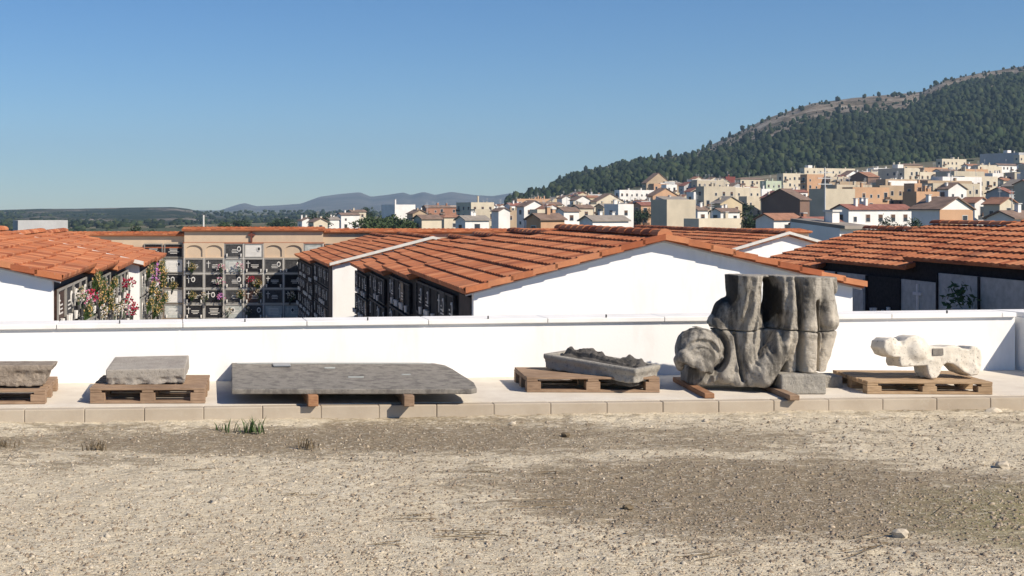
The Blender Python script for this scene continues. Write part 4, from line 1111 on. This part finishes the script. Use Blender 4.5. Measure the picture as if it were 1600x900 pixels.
tx, ty, tz, tp_ = bil(hx), bil(hY), bil(hz_), bil(hp)
scr = CY + (H-tz)*F/ty                                        # where it stands in the picture decides bare or wooded
bare_top = np.interp(tp_, [790, 880, 1000, 1100, 1200, 1300, 1420, 1480, 1550, 1700], [5, 6, 9, 18, 32, 36, 30, 14, 10, 16])
skyv = np.interp(tp_, [a for a, _ in HS], [b for _, b in HS])
den = np.clip((scr-skyv-bare_top*(.35+1.2*fbm(tx/60, ty/60, seed=77)))/9, .02, 1)
den *= np.where(fbm(tx/45+9, ty/70, seed=33) > .60, .45, 1)
keep = (rng.random(nT) < den) & (tp_ < 2000)
tx, ty, tz = tx[keep], ty[keep], tz[keep]; n = len(tx)
r0 = np.clip(rng.lognormal(.42, .36, n), .8, 4); hh = r0*rng.uniform(.9, 1.8, n)
ox = tx; oy = ty
oz = tz+hh*.7; rr_ = r0; h3 = hh*1.15
mi = rng.choice([0, 1, 2], n, p=[.5, .35, .15]); 
M['pine'] = [simple('pine_crown', (.020, .034, .012), .6, .03, .9), simple('dark_pine_crown', (.011, .020, .009), .5, .03, .9), simple('olive_crown', (.036, .048, .018), .5, .03, .9)]
fo = crowns('forest', ox, oy, oz, rr_, h3, M['pine'], mi); tag(fo, kind='stuff')
# far-off scrub and trees in the valley at the left
n = 2600; pl_ = rng.uniform(-500, 900, n); Yl = rng.uniform(700, 2500, n); 
fz = np.where(Yl < 1400, -14, H-(352-CY)/F*1400 + (Yl-1400)/1200*14)
xx = (pl_-CX)/F*Yl; rr_ = rng.uniform(1.5, 3.4, n)
vf = crowns('woodland', xx, Yl, fz+rr_*.5, rr_*rng.uniform(1, 1.6, n), rr_, M['pine'], rng.choice([0, 1, 2], n)); tag(vf, kind='stuff')

# ------------------------------------------------------------------ trees near the town
def tree(name, px, py_top, Y, w_, mat, label, tall=1.0):
    gz_ = float(terr(px, Y)); x0 = X(px, Y); zt_ = Z(py_top, Y); gz_ = max(gz_, zt_-14); hgt = zt_-gz_
    rt = root(name, label, 'tree', (x0, Y, gz_), 'trees among the houses')
    b = MB(); b.tube((x0, Y, gz_), (x0+.2, Y, gz_+hgt*.55), w_*.05+.1, w_*.03+.05, 7)
    for k in range(4):
        an = k*1.6+.3; b.tube((x0+.1, Y, gz_+hgt*.35), (x0+cos(an)*w_*.3, Y+sin(an)*w_*.3, gz_+hgt*.7), .12, .05, 5)
    b.build('trunk', M['bark'], rt)
    n = 34; q = rng
    th = q.uniform(0, 2*pi, n); ph = q.uniform(-1, 1, n); R_ = q.uniform(.25, .95, n)
    cz_ = gz_+hgt*.62
    cx_ = x0+np.cos(th)*np.sqrt(1-ph**2)*R_*w_/2; cy_ = Y+np.sin(th)*np.sqrt(1-ph**2)*R_*w_/2; c3_ = cz_+ph*R_*hgt*.36
    # leaf tufts spread over each clump
    L_ = 46; tot = n*L_
    bx = np.repeat(cx_, L_)+q.normal(0, w_*.085, tot); by = np.repeat(cy_, L_)+q.normal(0, w_*.085, tot); bz = np.repeat(c3_, L_)+q.normal(0, hgt*.045, tot)
    s = w_*.035; u = q.normal(0, 1, (tot, 3)); u /= np.linalg.norm(u, axis=1)[:, None]; v = np.cross(u, q.normal(0, 1, (tot, 3))); v /= np.linalg.norm(v, axis=1)[:, None]
    c0 = np.stack([bx, by, bz], 1)
    V = np.stack([c0-u*s, c0+v*s*.6, c0+u*s, c0-v*s*.6], 1).reshape(-1, 3)
    np_mesh('crown', V, np.arange(tot*4).reshape(-1, 4), mat, parent=rt)
TR = [(578, 337, 300, 9, 'leaf', 'bushy bright green tree left of the white block'), (607, 334, 310, 10, 'leaf', 'widest bright green tree in front of the white block'), (630, 338, 290, 8, 'leaf', 'bright green tree right end of the clump before the town'),
      (500, 331, 420, 9, 'leaf_dark', 'dark tree among small white houses at left of the town'), (574, 321, 620, 8, 'leaf_dark', 'round dark tree on the slope left of the white block'), (216, 352, 260, 6, 'leaf_dark', 'dark shrubby tree above the left cream wing'), (236, 354, 280, 5, 'leaf_dark', 'small dark tree right of the shrubby one above the left wing'),
      (85, 350, 330, 5, 'leaf_dark', 'dark tree before the pale warehouse'), (54, 356, 330, 4, 'leaf_dark', 'low dark shrub before the left part of the pale warehouse'),
      (380, 342, 500, 10, 'leaf_dark', 'dark tree beyond the columbarium cross'), (350, 344, 470, 8, 'leaf', 'green tree left of the cross beyond the columbarium'), (440, 341, 520, 12, 'leaf_dark', 'broad dark tree beyond the right arches of the columbarium'),
      (1000, 322, 360, 7, 'leaf_dark', 'dark tree between white houses in mid-town'), (1180, 328, 230, 6, 'leaf_dark', 'dark olive tree in front of the brown terrace'), (1196, 334, 215, 6, 'leaf_dark', 'lower dark tree by the brown terrace'), (1160, 315, 400, 7, 'leaf_dark', 'dark leafy tree behind the white houses'),
      (1395, 335, 165, 4, 'leaf_dark', 'dark shrub at the foot of the long shaded white house'), (1432, 336, 165, 3.5, 'leaf_dark', 'small dark shrub by the corner of the orange gable house'), (1078, 330, 330, 5, 'leaf_dark', 'dark tree behind the beige balcony block'),
      (662, 330, 500, 8, 'leaf_dark', 'dark tree beside the dark red terrace'), (1510, 250, 900, 12, 'leaf_dark', 'dark pine behind the top cream apartments')]
for px, py, Y, w_, mt, lb in TR: tree('broadleaf_tree', px, py, Y, w_, M[mt], lb)

# ------------------------------------------------------------------ town
def window_mesh(w_, h_, kind):
    mb = MB(); mb.frame((-w_/2, -.03, 0), (w_, 0, 0), (0, .04, 0), (0, 0, h_), 1)
    f = .09
    mb.frame((-w_/2-f, -.06, -f), (w_+2*f, 0, 0), (0, .08, 0), (0, 0, f-.002), 0); mb.frame((-w_/2-f, -.05, h_+.002), (w_+2*f, 0, 0), (0, .07, 0), (0, 0, f), 0)
    mb.frame((-w_/2-f, -.05, 0), (f-.002, 0, 0), (0, .07, 0), (0, 0, h_), 0); mb.frame((w_/2+.002, -.05, 0), (f-.002, 0, 0), (0, .07, 0), (0, 0, h_), 0)
    if kind == 1: mb.frame((-w_/2, -.045, h_*.55), (w_, 0, 0), (0, .012, 0), (0, 0, h_*.45), 2)
    if kind == 2:
        mb.frame((-w_/2-.35, -.75, -.18), (w_+.7, 0, 0), (0, .74, 0), (0, 0, .12), 0); mb.frame((-w_/2-.35, -.77, -.05), (w_+.7, 0, 0), (0, .05, 0), (0, 0, .8), 2)
    return mb.mesh('window', [M['frame'], M['dark'], M['shutter']])
WIN = [window_mesh(1.1, 1.3, 0), window_mesh(1.1, 1.3, 1), window_mesh(1.3, 2.0, 2), window_mesh(.8, .9, 0)]
TH = radians(27)
def house(x0, xc, x1, yt, Y, wall, roof, tile, label, win=1, name='house', cat='house', wall2=None, th=None, extra='', group='houses of the hillside town', rise=None):
    th = TH if th is None else th
    k0, kc, k1 = (x0-CX)/F, (xc-CX)/F, (x1-CX)/F
    X0, Y0 = kc*Y, Y
    a = (k1*Y0-X0)/(cos(th)-k1*sin(th)); b = (X0-k0*Y0)/(sin(th)+k0*cos(th))
    if b < 0 or b > 30: b = max(a*.8, 5)
    b = max(b, 3.5 if x0 < xc else a*.7)
    zt_ = Z(yt, Y); zg_ = min(float(terr(xc, Y)), zt_-5) - 1.0
    gd = Vector((cos(th), sin(th), 0)); bd = Vector((-sin(th), cos(th), 0)); P = Vector((X0, Y0, 0)); zu = Vector((0, 0, 1))
    rt = root(name, label, cat, (X0, Y0, zg_), group)
    A = P+zu*zg_
    wm = M['w_'+wall]
    mb = MB(); mb.frame(A, gd*a, bd*b, zu*(zt_-zg_), 0)
    rf = MB(); tm = M['tile_far'][tile]
    T = P+zu*zt_; oh = .35
    if roof == 'flat':
        for o, e1, e2 in ((T, gd*a, bd*.25), (T+bd*(b-.25), gd*a, bd*.25), (T+bd*.252, gd*.25, bd*(b-.504)), (T+gd*(a-.25)+bd*.252, gd*.25, bd*(b-.504))): mb.frame(o+zu*.001, e1, e2, zu*.7)
        rf.frame(T+gd*.26+bd*.26+zu*.004, gd*(a-.52), bd*(b-.52), zu*.1)
    elif roof == 'gable_a':        # ridge runs along the lit face
        r = rise or b*.22
        for g0 in (0, a-.25): mb.prism([T+gd*g0+zu*.001, T+gd*g0+bd*b+zu*.001, T+gd*g0+bd*b/2+zu*r], gd*.25)
        s = r/(b/2)
        rf.prism([T-gd*oh-bd*oh-zu*(oh*s-.02), T-gd*oh+bd*b/2+zu*(r+.02), T-gd*oh+bd*(b+oh)-zu*(oh*s-.02), T-gd*oh+bd*(b+oh)-zu*(oh*s-.2), T-gd*oh+bd*b/2+zu*(r+.22), T-gd*oh-bd*oh-zu*(oh*s-.2)], gd*(a+2*oh))
    elif roof == 'gable_b':
        r = rise or a*.22; s = r/(a/2)
        for b0 in (0, b-.25): mb.prism([T+bd*b0+zu*.001, T+bd*b0+gd*a+zu*.001, T+bd*b0+gd*a/2+zu*r], bd*.25)
        rf.prism([T-bd*oh-gd*oh-zu*(oh*s-.02), T-bd*oh+gd*a/2+zu*(r+.02), T-bd*oh+gd*(a+oh)-zu*(oh*s-.02), T-bd*oh+gd*(a+oh)-zu*(oh*s-.2), T-bd*oh+gd*a/2+zu*(r+.22), T-bd*oh-gd*oh-zu*(oh*s-.2)], bd*(b+2*oh))
    elif roof == 'hip':
        r = rise or min(a, b)*.25; q = min(a, b)/2*.98
        e = [T-gd*oh-bd*oh, T+gd*(a+oh)-bd*oh, T+gd*(a+oh)+bd*(b+oh), T-gd*oh+bd*(b+oh)]
        if a >= b: top = [T+gd*q+bd*b/2+zu*r, T+gd*(a-q)+bd*b/2+zu*r]; Fs = [(0, 1, 5, 4), (1, 2, 5), (2, 3, 4, 5), (3, 0, 4), (3, 2, 1, 0)]
        else: top = [T+gd*a/2+bd*q+zu*r, T+gd*a/2+bd*(b-q)+zu*r]; Fs = [(0, 1, 4), (1, 2, 5, 4), (2, 3, 5), (3, 0, 4, 5), (3, 2, 1, 0)]
        rf.add([v+zu*.05 for v in e]+top, Fs)
    elif roof == 'shed':
        r = rise or b*.3
        mb.prism([T+zu*.001, T+bd*b+zu*.001, T+bd*b+zu*r], gd*a)
        rf.prism([T-bd*oh+zu*.01-zu*oh*r/b, T+bd*b+zu*(r+.01), T+bd*b+zu*(r+.2), T-bd*oh+zu*.2-zu*oh*r/b], gd*a)
    mb.build('wall', wm, rt)
    if wall2:
        w2 = MB(); w2.frame(A+gd*.0-bd*.04+zu*0, gd*a, bd*.036, zu*(zt_-zg_-.05)); w2.build('facade', M['w_'+wall2], rt)
    rf.build('roof', tm if roof != 'flat' else M['w_tan'], rt)
    rr = random.Random(int(xc*7+Y))
    # windows on both visible faces
    if win:
        for (o, dv, ln, rz) in ((P - bd*(.04 if wall2 else 0), gd, a, th), (P+bd*b, -bd, b, th-pi/2)):
            nc = max(1, int(ln/3.0)) if ln > 2.2 else 0; nc = min(nc, 8)
            nr = min(4, max(1, int((zt_-zg_-1)/3.0)))
            for i in range(nc):
                for j in range(nr):
                    if rr.random() < (.15 if win == 1 else .0): continue
                    p = o + dv*(ln*(i+.5)/nc); k = rr.choice((0, 1, 1, 2, 3)) if win == 1 else 2
                    zz = zt_-2.3-3.0*j-(.5 if k == 2 else 0)
                    if zz < zg_+.3: continue
                    inst(WIN[k], 'window', rt, (p.x, p.y, zz), rz)
    # chimneys, aerials
    if 'n' not in extra and (rr.random() < .75 or 'c' in extra):
        for q in range(rr.randint(1, 2) if 'c' not in extra else 4):
            u, v = rr.uniform(.15, .85), rr.uniform(.2, .8); c_ = MB(); cp_ = P+gd*a*u+bd*b*v+zu*(zt_-.2); hh = (rise or min(a, b)*.22)+rr.uniform(.8, 1.5)
            c_.frame(cp_, gd*.6, bd*.5, zu*hh, 0); c_.frame(cp_-gd*.1-bd*.1+zu*(hh+.002), gd*.8, bd*.7, zu*.12, 1); c_.build('chimney', [wm, M['frame']], rt)
    if 'n' not in extra and (rr.random() < .45 or 'a' in extra):
        c_ = MB(); cp_ = P+gd*a*.5+bd*b*.55+zu*zt_; c_.tube(cp_, cp_+zu*3.6, .05, .04, 5)
        for q in range(3): c_.tube(cp_+zu*(2.6+q*.35)-gd*.6, cp_+zu*(2.6+q*.35)+gd*.6, .03, .03, 4)
        c_.build('aerial', M['metal'], rt)
    if 't' in extra:
        c_ = MB(); cp_ = P+gd*a*.1+bd*b*.3+zu*(zt_+.1); c_.frame(cp_, gd*min(3.5, a*.8), bd*2.5, zu*2.2); c_.build('stair_head', M['w_white'], rt)
    return rt
k = 1.7
HT = [
 (1017, 1042, 1087, 317, 150, 'beige', 'flat', 0, 'blank beige block with one dark balcony slot, left of centre town', 0, ''),
 (1086, 1090, 1106, 328, 165, 'white', 'gable_a', 1, 'narrow white house right beside the blank beige block', 1, ''),
 (1078, 1084, 1131, 303, 260, 'white', 'flat', 0, 'white house with roof terrace above the beige block', 1, ''),
 (1122, 1126, 1156, 331, 185, 'white', 'gable_a', 1, 'low white house between the beige block and dark olive tree', 1, ''),
 (1088, 1092, 1158, 348, 125, 'cream', 'flat', 0, 'long low cream building with pale flat roof just behind the tiled roofs', 1, ''),
 (1126, 1134, 1149, 278, 380, 'red', 'flat', 0, 'dark red building near the top of the town', 0, ''),
 (1150, 1157, 1194, 280, 370, 'cream', 'hip', 1, 'cream house with a wide low hipped roof below the pines', 1, ''),
 (1193, 1197, 1221, 285, 335, 'green', 'flat', 0, 'pale green house with dark windows high in the town', 1, ''),
 (1220, 1222, 1240, 286, 345, 'ochre', 'flat', 0, 'small yellowish house right of the pale green one', 1, ''),
 (1250, 1257, 1336, 264, 430, 'cream', 'flat', 0, 'long cream apartment block with flat roof at the foot of the pines', 1, 'ta'),
 (1258, 1262, 1292, 284, 375, 'orange', 'gable_a', 0, 'orange house under the long cream apartment block', 1, ''),
 (1328, 1356, 1373, 276, 300, 'brown', 'gable_a', 0, 'brown house with a broad shaded side wall right of the cream apartments', 0, ''),
 (1372, 1413, 1436, 265, 305, 'cream', 'flat', 0, 'tall cream block with shaded windowed side and white tank on top', 1, 't'),
 (1432, 1437, 1462, 271, 320, 'cream', 'flat', 0, 'cream block with tall dark bays right of the tall tank-topped block', 1, 'a'),
 (1462, 1491, 1538, 270, 290, 'beige', 'flat', 0, 'wide beige block with plain lit wall and shaded side', 0, 'c'),
 (1502, 1531, 1553, 286, 255, 'orange', 'gable_b', 0, 'orange brick house with tiled gable and shaded blank side', 1, ''),
 (1467, 1472, 1510, 250, 400, 'cream', 'flat', 0, 'uppermost cream apartments with roof chimneys', 1, 'c'),
 (1408, 1412, 1442, 258, 370, 'tan', 'hip', 1, 'tan house with a brown hipped roof above the tank-topped block', 1, ''),
 (1531, 1592, 1600, 240, 430, 'grey', 'flat', 0, 'large grey shaded building with masts at the upper right', 0, 'ta'),
 (1588, 1593, 1640, 244, 420, 'cream', 'flat', 0, 'cream building at the upper right edge', 1, ''),
 (1556, 1560, 1594, 258, 400, 'white', 'gable_a', 1, 'white house just below the large grey building', 1, ''),
 (1264, 1288, 1336, 299, 190, 'beige', 'flat', 0, 'square beige blank-walled block in mid-town', 0, ''),
 (1190, 1250, 1265, 312, 170, 'brown', 'gable_a', 1, 'dark brown terrace in shade with a brown roof', 0, ''),
 (1163, 1167, 1191, 310, 240, 'cream', 'flat', 0, 'pale cream house with small windows left of the brown terrace', 1, ''),
 (1186, 1190, 1206, 298, 285, 'white', 'flat', 0, 'white cube house below the pale green one', 1, ''),
 (1206, 1210, 1222, 300, 290, 'green', 'flat', 0, 'narrow pale green annex below the green house', 1, ''),
 (1143, 1147, 1162, 303, 290, 'cream', 'flat', 0, 'small cream cube house below the dark red building', 1, ''),
 (1228, 1232, 1262, 300, 280, 'white', 'gable_a', 2, 'white house with pinkish red roof above the brown terrace', 1, ''),
 (1205, 1209, 1252, 343, 112, 'white', 'gable_a', 0, 'white house with orange tiles just beyond the far end of the roofs', 1, ''),
 (1262, 1270, 1318, 350, 100, 'brick', 'gable_a', 2, 'low house with bright red roof in front of the square beige block', 0, ''),
 (1316, 1326, 1424, 327, 135, 'white', 'gable_a', 2, 'long low white house with red-brown roof behind the right-hand tiles', 1, 'c'),
 (1424, 1468, 1520, 327, 112, 'white', 'gable_b', 1, 'orange-fronted gable house with two pale windows behind the right-hand roof', 1, ''),
 (1519, 1523, 1546, 317, 155, 'white', 'gable_b', 0, 'small white gabled house right of the orange-fronted one', 1, ''),
 (1546, 1562, 1590, 319, 150, 'cream', 'gable_b', 0, 'cream house with orange roof and shaded side near the right edge', 1, ''),
 (1540, 1577, 1586, 302, 200, 'grey', 'gable_a', 2, 'grey-lilac shaded house with a red roof line near the right edge', 0, ''),
 (1584, 1612, 1640, 288, 190, 'beige', 'gable_a', 0, 'beige house with broad shaded wall cut by the right edge', 0, ''),
 (1562, 1568, 1590, 282, 265, 'cream', 'gable_a', 0, 'cream house with peach roof above the grey-lilac one', 1, ''),
 (1546, 1584, 1625, 341, 90, 'white', 'gable_a', 1, 'near white house with a dark sloping roof at the right edge', 0, ''),
 (1350, 1357, 1383, 305, 210, 'white', 'gable_b', 2, 'white gabled house in front of the tank-topped block', 1, ''),
 (1330, 1334, 1358, 303, 215, 'cream', 'gable_a', 2, 'cream house with red roof left of the white gable', 1, ''),
 (1425, 1432, 1468, 304, 165, 'orange', 'flat', 0, 'terracotta brick rooftop blocks above the orange-fronted gable', 0, 'c'),
 (1384, 1388, 1425, 300, 230, 'tan', 'gable_a', 1, 'tan row house with brown roof below the tank-topped block', 1, ''),
 (1547, 1551, 1568, 273, 310, 'white', 'flat', 0, 'small white house at the right of the beige plain wall', 1, ''),
 (802, 808, 880, 313, 330, 'orange', 'flat', 0, 'orange and cream apartment block in three bays left of town', 2, 'c'),
 (826, 845, 882, 343, 112, 'orange', 'gable_a', 1, 'brown-roofed house with grey gable just behind the tiled roofs', 1, ''),
 (776, 779, 797, 330, 215, 'white', 'gable_b', 1, 'white gabled house left of the three-bay apartment block', 0, ''),
 (876, 881, 905, 330, 180, 'white', 'gable_a', 1, 'white house with several small windows right of the brown roof', 1, ''),
 (900, 905, 927, 325, 205, 'cream', 'gable_a', 1, 'cream house behind the white one right of the brown roof', 1, ''),
 (944, 966, 990, 323, 195, 'white', 'flat', 0, 'white cube house with one grey shaded side in mid-left town', 1, ''),
 (921, 926, 982, 345, 130, 'white', 'gable_a', 3, 'long low white house right behind the tiled roofs at centre', 1, ''),
 (894, 899, 923, 313, 300, 'white', 'gable_b', 1, 'white gable below the left end of the hill', 1, ''),
 (928, 932, 975, 315, 300, 'cream', 'gable_b', 1, 'cream wide gable house below the wooded slope', 1, ''),
 (874, 878, 892, 310, 330, 'white', 'gable_b', 1, 'tiny white gable behind the three-bay apartment block', 0, ''),
 (965, 968, 1022, 299, 350, 'white', 'flat', 0, 'long white building under the tan church', 1, ''),
 (1012, 1020, 1060, 306, 290, 'orange', 'gable_b', 1, 'orange gable house below the tan church', 1, ''),
 (1034, 1038, 1078, 313, 215, 'grey', 'shed', 3, 'house with a grey sheet roof above the beige block', 0, ''),
 (596, 617, 649, 322, 340, 'white', 'flat', 0, 'plain white block with a grey shaded side at left of town', 0, ''),
 (660, 666, 714, 324, 330, 'brick', 'gable_a', 1, 'dark red terraced apartments with many chimneys', 1, 'c'),
 (713, 736, 772, 319, 285, 'cream', 'flat', 0, 'cream block with a dark shaded side right of the dark red terrace', 1, ''),
 (738, 742, 766, 330, 250, 'beige', 'flat', 0, 'plain beige box in front of the cream block', 0, ''),
 (655, 659, 690, 342, 170, 'cream', 'gable_a', 1, 'low cream house with tan tiles before the dark red terrace', 1, ''),
 (690, 694, 725, 340, 175, 'cream', 'hip', 0, 'low cream house with orange hip roof before the dark red terrace', 1, ''),
 (722, 727, 764, 344, 150, 'white', 'gable_a', 3, 'low white house with greyish tiles just above the long cornice', 1, ''),
 (640, 645, 668, 334, 240, 'tan', 'gable_b', 1, 'small tan house right of the bright green trees', 1, ''),
 (528, 533, 562, 336, 300, 'white', 'gable_a', 1, 'small white house left of the bright green trees', 1, ''),
 (545, 549, 572, 331, 330, 'cream', 'gable_a', 1, 'small cream house uphill of the white one by the green trees', 1, ''),
 (468, 472, 490, 345, 270, 'white', 'gable_b', 1, 'little white house above the right niches of the columbarium', 1, ''),
 (486, 490, 512, 347, 230, 'cream', 'gable_b', 1, 'little ochre-roofed house above the raised centre corner', 1, ''),
 (510, 514, 530, 343, 260, 'white', 'gable_a', 3, 'small greyish-roofed house at the left fringe of town', 1, ''),
]
for (x0, xc, x1, yt, Y, wl_, rf_, tl_, lb, wn_, ex) in HT:
    rs_ = None
    w2 = 'orange' if 'orange-fronted gable house' in lb else None
    house(x0, xc, x1, yt, Y*k, wl_, rf_, tl_, lb, wn_, extra=ex, wall2=w2)
house(1290, 1312, 1352, 357, 72, 'white', 'shed', 3, 'low white-edged shed with a brown roof between the right-hand tiled roofs', 0, name='shed', cat='shed', group=None, rise=.35)
# church with a high nave and lantern gable
house(1004, 1010, 1048, 286, 400*k, 'tan', 'gable_b', 1, 'tan church front with a high pointed roof', 1, name='church', cat='church', rise=5.5)
house(1044, 1049, 1088, 288, 405*k, 'tan', 'gable_a', 1, 'long tan church nave with brown roof', 0, name='church_nave', cat='church')
# pale warehouse far left
house(20, 28, 106, 349, 300, 'grey', 'flat', 3, 'long pale warehouse among trees at far left', 0, extra='n', name='warehouse', cat='warehouse', group=None)
# gable-ended building between the right roofs
# filler houses
cnt = 0
for i in range(4000):
    if cnt >= 225: break
    px = 640 + 1000*random.random()**.8; 
    Yk = random.choice((215, 240, 270, 300, 330, 360, 400))*k*random.uniform(.96, 1.04)
    rf_ = random.choice(('gable_a', 'gable_b', 'flat', 'flat', 'flat')); fl_ = rf_ == 'flat' and px > 1050
    yt = CY - ((float(terr(px, Yk))+(random.uniform(7.5, 11.0) if fl_ else random.uniform(5.5, 8.0)))-H)*F/Yk
    w_ = random.uniform(*((9, 16) if fl_ else (6, 10)))*F/Yk
    if yt < 268-(px-1300)*.06 or px < 1000 and yt < 305: continue
    bad = any(h_[4]*k > Yk*.93 and abs(h_[1]-px) < w_*.7 and abs(h_[3]-yt) < 6 for h_ in HT)
    bad = bad or any((h_[0]-w_*.6) < px < (h_[2]+1) and h_[4]*k > Yk and h_[3] < yt+3 and h_[3] > yt-14 and random.random() < .7 for h_ in HT)
    if bad: continue
    wl_ = random.choice(('white', 'white', 'white', 'white', 'cream', 'cream', 'ochre', 'tan', 'beige', 'beige', 'orange', 'grey')); tl_ = random.choice((0, 1, 1, 2, 3))
    house(px-w_*.15, px, px+w_*.85, yt, Yk, wl_, rf_, tl_, 'small %s infill house with a %s roof packed among the larger town houses' % (wl_, {'gable_a': 'pitched tiled', 'gable_b': 'gabled tiled', 'flat': 'flat'}[rf_]), 1)
    cnt += 1

# ------------------------------------------------------------------ haze
hb = MB(); hb.frame((-9500, -80, -40), (19000, 0, 0), (0, 8900, 0), (0, 0, 520))
hm = bpy.data.materials.new('haze_air'); hm.use_nodes = True; hn = hm.node_tree
for n_ in list(hn.nodes):
    if n_.type != 'OUTPUT_MATERIAL': hn.nodes.remove(n_)
pv = hn.nodes.new('ShaderNodeVolumePrincipled'); pv.inputs['Density'].default_value = 1.0e-4; pv.inputs['Color'].default_value = (.5, .74, 1, 1); pv.inputs['Anisotropy'].default_value = 0.0
hn.links.new(pv.outputs[0], [x_ for x_ in hn.nodes if x_.type == 'OUTPUT_MATERIAL'][0].inputs['Volume'])
tag(hb.build('haze', hm), kind='stuff')
